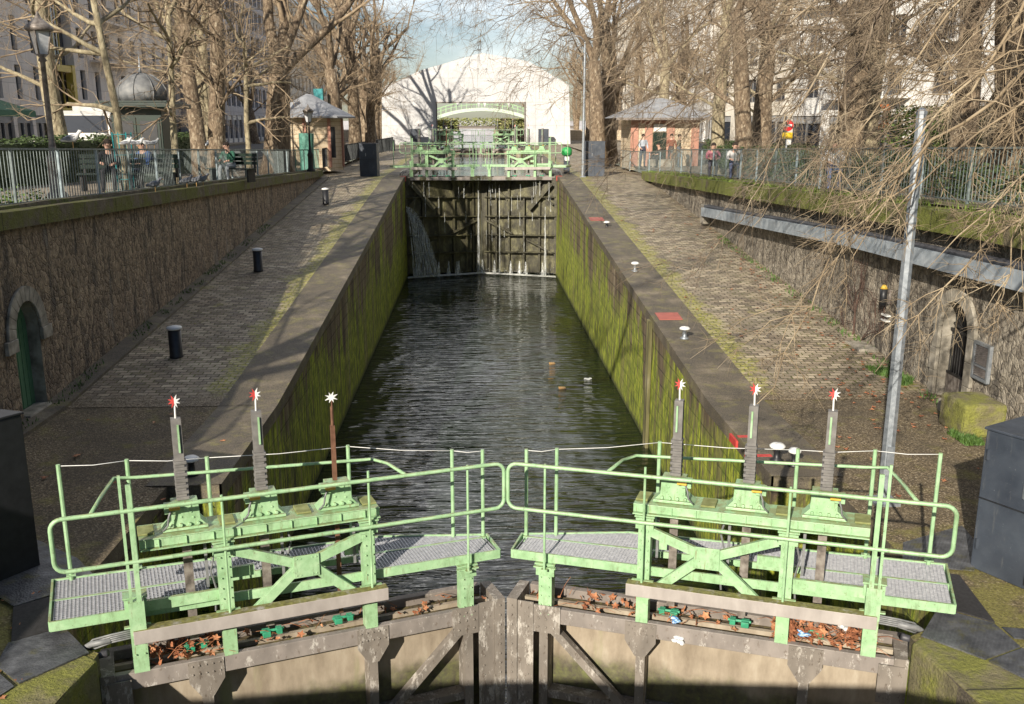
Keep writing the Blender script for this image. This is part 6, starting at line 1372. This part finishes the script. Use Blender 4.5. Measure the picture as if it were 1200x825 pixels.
# ------------------------------------------------------------------ people
def person(lab, p, head, top, legs, hair=(.03, .02, .015), pose='stand', h=1.0, seat=None):
    o = thing('person', lab, 'person', p)
    if pose == 'stand':
        J = {'pel': (0, 0, .93), 'ch': (0, 0, 1.28), 'nk': (0, 0, 1.47), 'hd': (0, .02, 1.60), 'ht': (0, .02, 1.70), 'ls': (-.19, 0, 1.40), 'rs': (.19, 0, 1.40), 'le': (-.25, .02, 1.12), 're': (.25, .04, 1.12), 'lh': (-.24, .14, .9), 'rh': (.22, .2, .98), 'lk': (-.10, .03, .5), 'rk': (.11, .02, .5), 'la': (-.10, 0, .08), 'ra': (.12, -.02, .08), 'lt': (-.11, .15, .04), 'rt': (.13, .13, .04), 'lp': (-.09, 0, .88), 'rp': (.09, 0, .88)}
    else:
        J = {'pel': (0, 0, .52), 'ch': (0, .12, .84), 'nk': (0, .19, 1.02), 'hd': (0, .25, 1.14), 'ht': (0, .26, 1.24), 'ls': (-.19, .15, .96), 'rs': (.19, .15, .96), 'le': (-.25, .25, .72), 're': (.25, .25, .72), 'lh': (-.10, .47, .68), 'rh': (.10, .47, .70), 'lk': (-.13, .46, .52), 'rk': (.13, .46, .52), 'la': (-.12, .42, .08), 'ra': (.13, .50, .08), 'lt': (-.12, .57, .04), 'rt': (.13, .65, .04), 'lp': (-.09, .05, .5), 'rp': (.09, .05, .5)}
    E_ = [('pel', 'ch'), ('ch', 'nk'), ('nk', 'hd'), ('hd', 'ht'), ('ch', 'ls'), ('ch', 'rs'), ('ls', 'le'), ('le', 'lh'), ('rs', 're'), ('re', 'rh'), ('pel', 'lp'), ('pel', 'rp'), ('lp', 'lk'), ('lk', 'la'), ('la', 'lt'), ('rp', 'rk'), ('rk', 'ra'), ('ra', 'rt')]
    rad = {'pel': .15, 'ch': .16, 'nk': .06, 'hd': .095, 'ht': .085, 'ls': .075, 'rs': .075, 'le': .05, 're': .05, 'lh': .03, 'rh': .03, 'lp': .10, 'rp': .10, 'lk': .07, 'rk': .07, 'la': .045, 'ra': .045, 'lt': .04, 'rt': .04}
    keys = list(J); me = bpy.data.meshes.new('body'); me.from_pydata([V(J[k]) * h for k in keys], [(keys.index(a), keys.index(b_)) for a, b_ in E_], [])
    t = bpy.data.objects.new('tmp', me); C.objects.link(t); md = t.modifiers.new('s', 'SKIN'); ss = t.modifiers.new('u', 'SUBSURF'); ss.levels = 1
    for i, k in enumerate(keys): me.skin_vertices[0].data[i].radius = (rad[k] * h, rad[k] * h * (.8 if k in ('ch', 'pel') else 1)); me.skin_vertices[0].data[i].use_root = (k == 'pel')
    dg = bpy.context.evaluated_depsgraph_get(); dg.update(); bm_ = bpy.data.meshes.new_from_object(t.evaluated_get(dg)); bpy.data.objects.remove(t)
    bm_.name = 'body'; bm_.materials.clear()
    for m_ in (M['skin'], cloth('top', top), cloth('legs', legs), M['black']): bm_.materials.append(m_)
    reg = {'nk': 0, 'hd': 0, 'ht': 0, 'lh': 0, 'rh': 0, 'ch': 1, 'ls': 1, 'rs': 1, 'le': 1, 're': 1, 'pel': 2, 'lp': 2, 'rp': 2, 'lk': 2, 'rk': 2, 'la': 2, 'ra': 2, 'lt': 3, 'rt': 3}
    for f in bm_.polygons: c_ = f.center / h; f.material_index = reg[min(keys, key=lambda k: (V(J[k]) - c_).length - rad[k] * .6)]; f.use_smooth = True
    bo = bpy.data.objects.new('body', bm_); C.objects.link(bo); bo.parent = o
    b = MB(); hd = V(J['hd']) * h; b.ball(hd + V((0, -.025, .055)) * h, (.10 * h, .108 * h, .10 * h)); x = b.build('hair', cloth('hair', hair)); x.location = (0, 0, 0); x.data.transform(Matrix.Translation(hd * 0))
    # recompute: build() centred it, so place it back
    x.parent = o; x.location = (hd.x, hd.y - .025 * h, hd.z + .055 * h - .10 * h)
    b = MB(); b.ball(hd + V((0, .105, .0)) * h, (.014 * h, .02 * h, .02 * h), 6, 4)
    for sx in (-1, 1): b.ball(hd + V((sx * .035, .088, .025)) * h, .012 * h, 6, 4); b.ball(hd + V((sx * .1, 0, .0)) * h, (.012, .02, .03), 6, 4)
    for sd_ in ('lh', 'rh'):
        q = V(J[sd_]) * h
        for k in range(4): b.tube([q + V((-.02 + .013 * k, .02, 0)), q + V((-.024 + .016 * k, .07, -.01)), q + V((-.022 + .015 * k, .095 - .006 * abs(k - 1.5), -.035))], [.009, .008, .006], 5)
        b.tube([q, q + V((.035 if sd_ == 'lh' else -.035, .03, .01))], [.01, .007], 5)
    xs = b.build('face_and_fingers', M['skin'], base=False); xs.location = (0, 0, 0); xs.parent = o
    o.rotation_euler = (0, 0, R(head)); return o
def bench(p, head, lab):
    o = thing('park_bench', lab, 'bench', p, 'benches on the left promenade'); o.rotation_euler = (0, 0, R(head))
    def cb(name, boxes, m):
        b = MB(); [b.cbox(c_, d_) for c_, d_ in boxes]; b.xf = None; me = bpy.data.meshes.new(name); me.from_pydata(b.v, [], b.f); me.materials.append(m); q = bpy.data.objects.new(name, me); C.objects.link(q); q.parent = o
    cb('seat', [((0, -.12 + .12 * i, .43), (1.6, .10, .03)) for i in range(4)], M['kiosk']); cb('backrest', [((0, -.24, .6 + .13 * i), (1.6, .03, .10)) for i in range(3)], M['kiosk'])
    for sx in (-.7, .7): cb('leg', [((sx, 0, .21), (.06, .4, .41)), ((sx, -.26, .6), (.05, .05, .6))], M['bldark'])
for (px, Y, head, lab, top, legs) in ((131, 24.6, 190, 'person in black sitting behind the left railing holding a white sheet', (.02, .02, .025), (.03, .03, .035)), (176, 26.0, 150, 'person in a blue jacket bending forward on the left bench', (.04, .09, .24), (.03, .04, .07)), (272, 31.5, 160, 'person in a green jacket and grey trousers sitting behind the left railing', (.03, .12, .08), (.30, .33, .36))):
    x = at(px, 200, 1, Y).x; z = zst(Y); person(lab, V((x, Y, z)), head, top, legs, pose='sit'); bench(V((x, Y - .05 * 0, z)), head, 'green slatted park bench under the %s' % lab.split(' sitting')[0].split(' bending')[0])
for (px, Y, head, lab, top, legs) in ((753, 50.2, 200, 'person in a pale grey jacket standing at the left corner of the brick pavilion', (.42, .46, .52), (.06, .07, .1)), (775, 50.5, 120, 'person in black sitting in front of the green pavilion door', (.02, .02, .025), (.04, .03, .03)), (786, 50.8, 170, 'person in a brown coat standing against the pavilion wall', (.22, .09, .06), (.08, .07, .07)), (795, 50.0, 260, 'person in dark clothes standing sideways right of the brown coat', (.06, .07, .06), (.10, .13, .17))):
    q = at(px, 190, 1, Y); person(lab, V((q.x, Y, zst(Y))), head, top, legs, pose='sit' if px == 775 else 'stand')
p_ = at(775, 190, 1, 50.5); b = MB(); b.box((p_.x - .7, 50.3, zst(50)), (p_.x + .7, 50.8, zst(50) + .42)); tag(b.build('stone_bench', M['ashlar'], bevel=.02), 'low stone bench in front of the brick pavilion', 'bench')
for (px, Y, lab, top, legs) in ((860, 33, 'person in a light top behind the right railing near the branches', (.5, .5, .5), (.1, .12, .2)), (835, 36, 'person with a pink top behind the right railing', (.5, .2, .25), (.08, .08, .1)), (975, 24, 'person in a white shirt and red scarf sitting behind the right railing', (.70, .72, .75), (.12, .2, .4))):
    q = at(px, 190, 1, Y); person(lab, V((q.x, Y, zst(Y))), 170, top, legs, pose='sit')
for (px, Y, lab, top) in ((522, 121, 'person in white on the far quay seen through the tent opening', (.6, .5, .5)), (530, 125, 'person in dark clothes on the far left quay beyond the tent', (.05, .04, .05)), (600, 122, 'person in black on the far right quay beyond the tent', (.03, .03, .03))):
    q = at(px, 165, 1, Y); person(lab, V((q.x, Y, -1.35)), 180, top, (.08, .08, .1))
# white papers in the hand of the reader
p_ = at(131, 195, 1, 24.6)
# viewing bridge behind the camera (its deck shades the foot of the near gate)
o = thing('viewing_bridge', 'road bridge behind the viewpoint, outside the picture', 'bridge', (0, -.6, -2.2))
b = MB(); b.box((-30, -6, -2.1), (30, .8, -1.66)); b.build('deck', M['edge'], o)
b = MB()
for y in (-6,): b.bar((-30, y, -.75), (30, y, -.75), .08, .08)
for i in range(40): b.bar((-20 + i, -6, -1.66), (-20 + i, -6, -.75), .04, .04)
b.build('railing', M['fence'], o)
for ob in list(C.objects):
    if ob.name == 'tmp': bpy.data.objects.remove(ob)
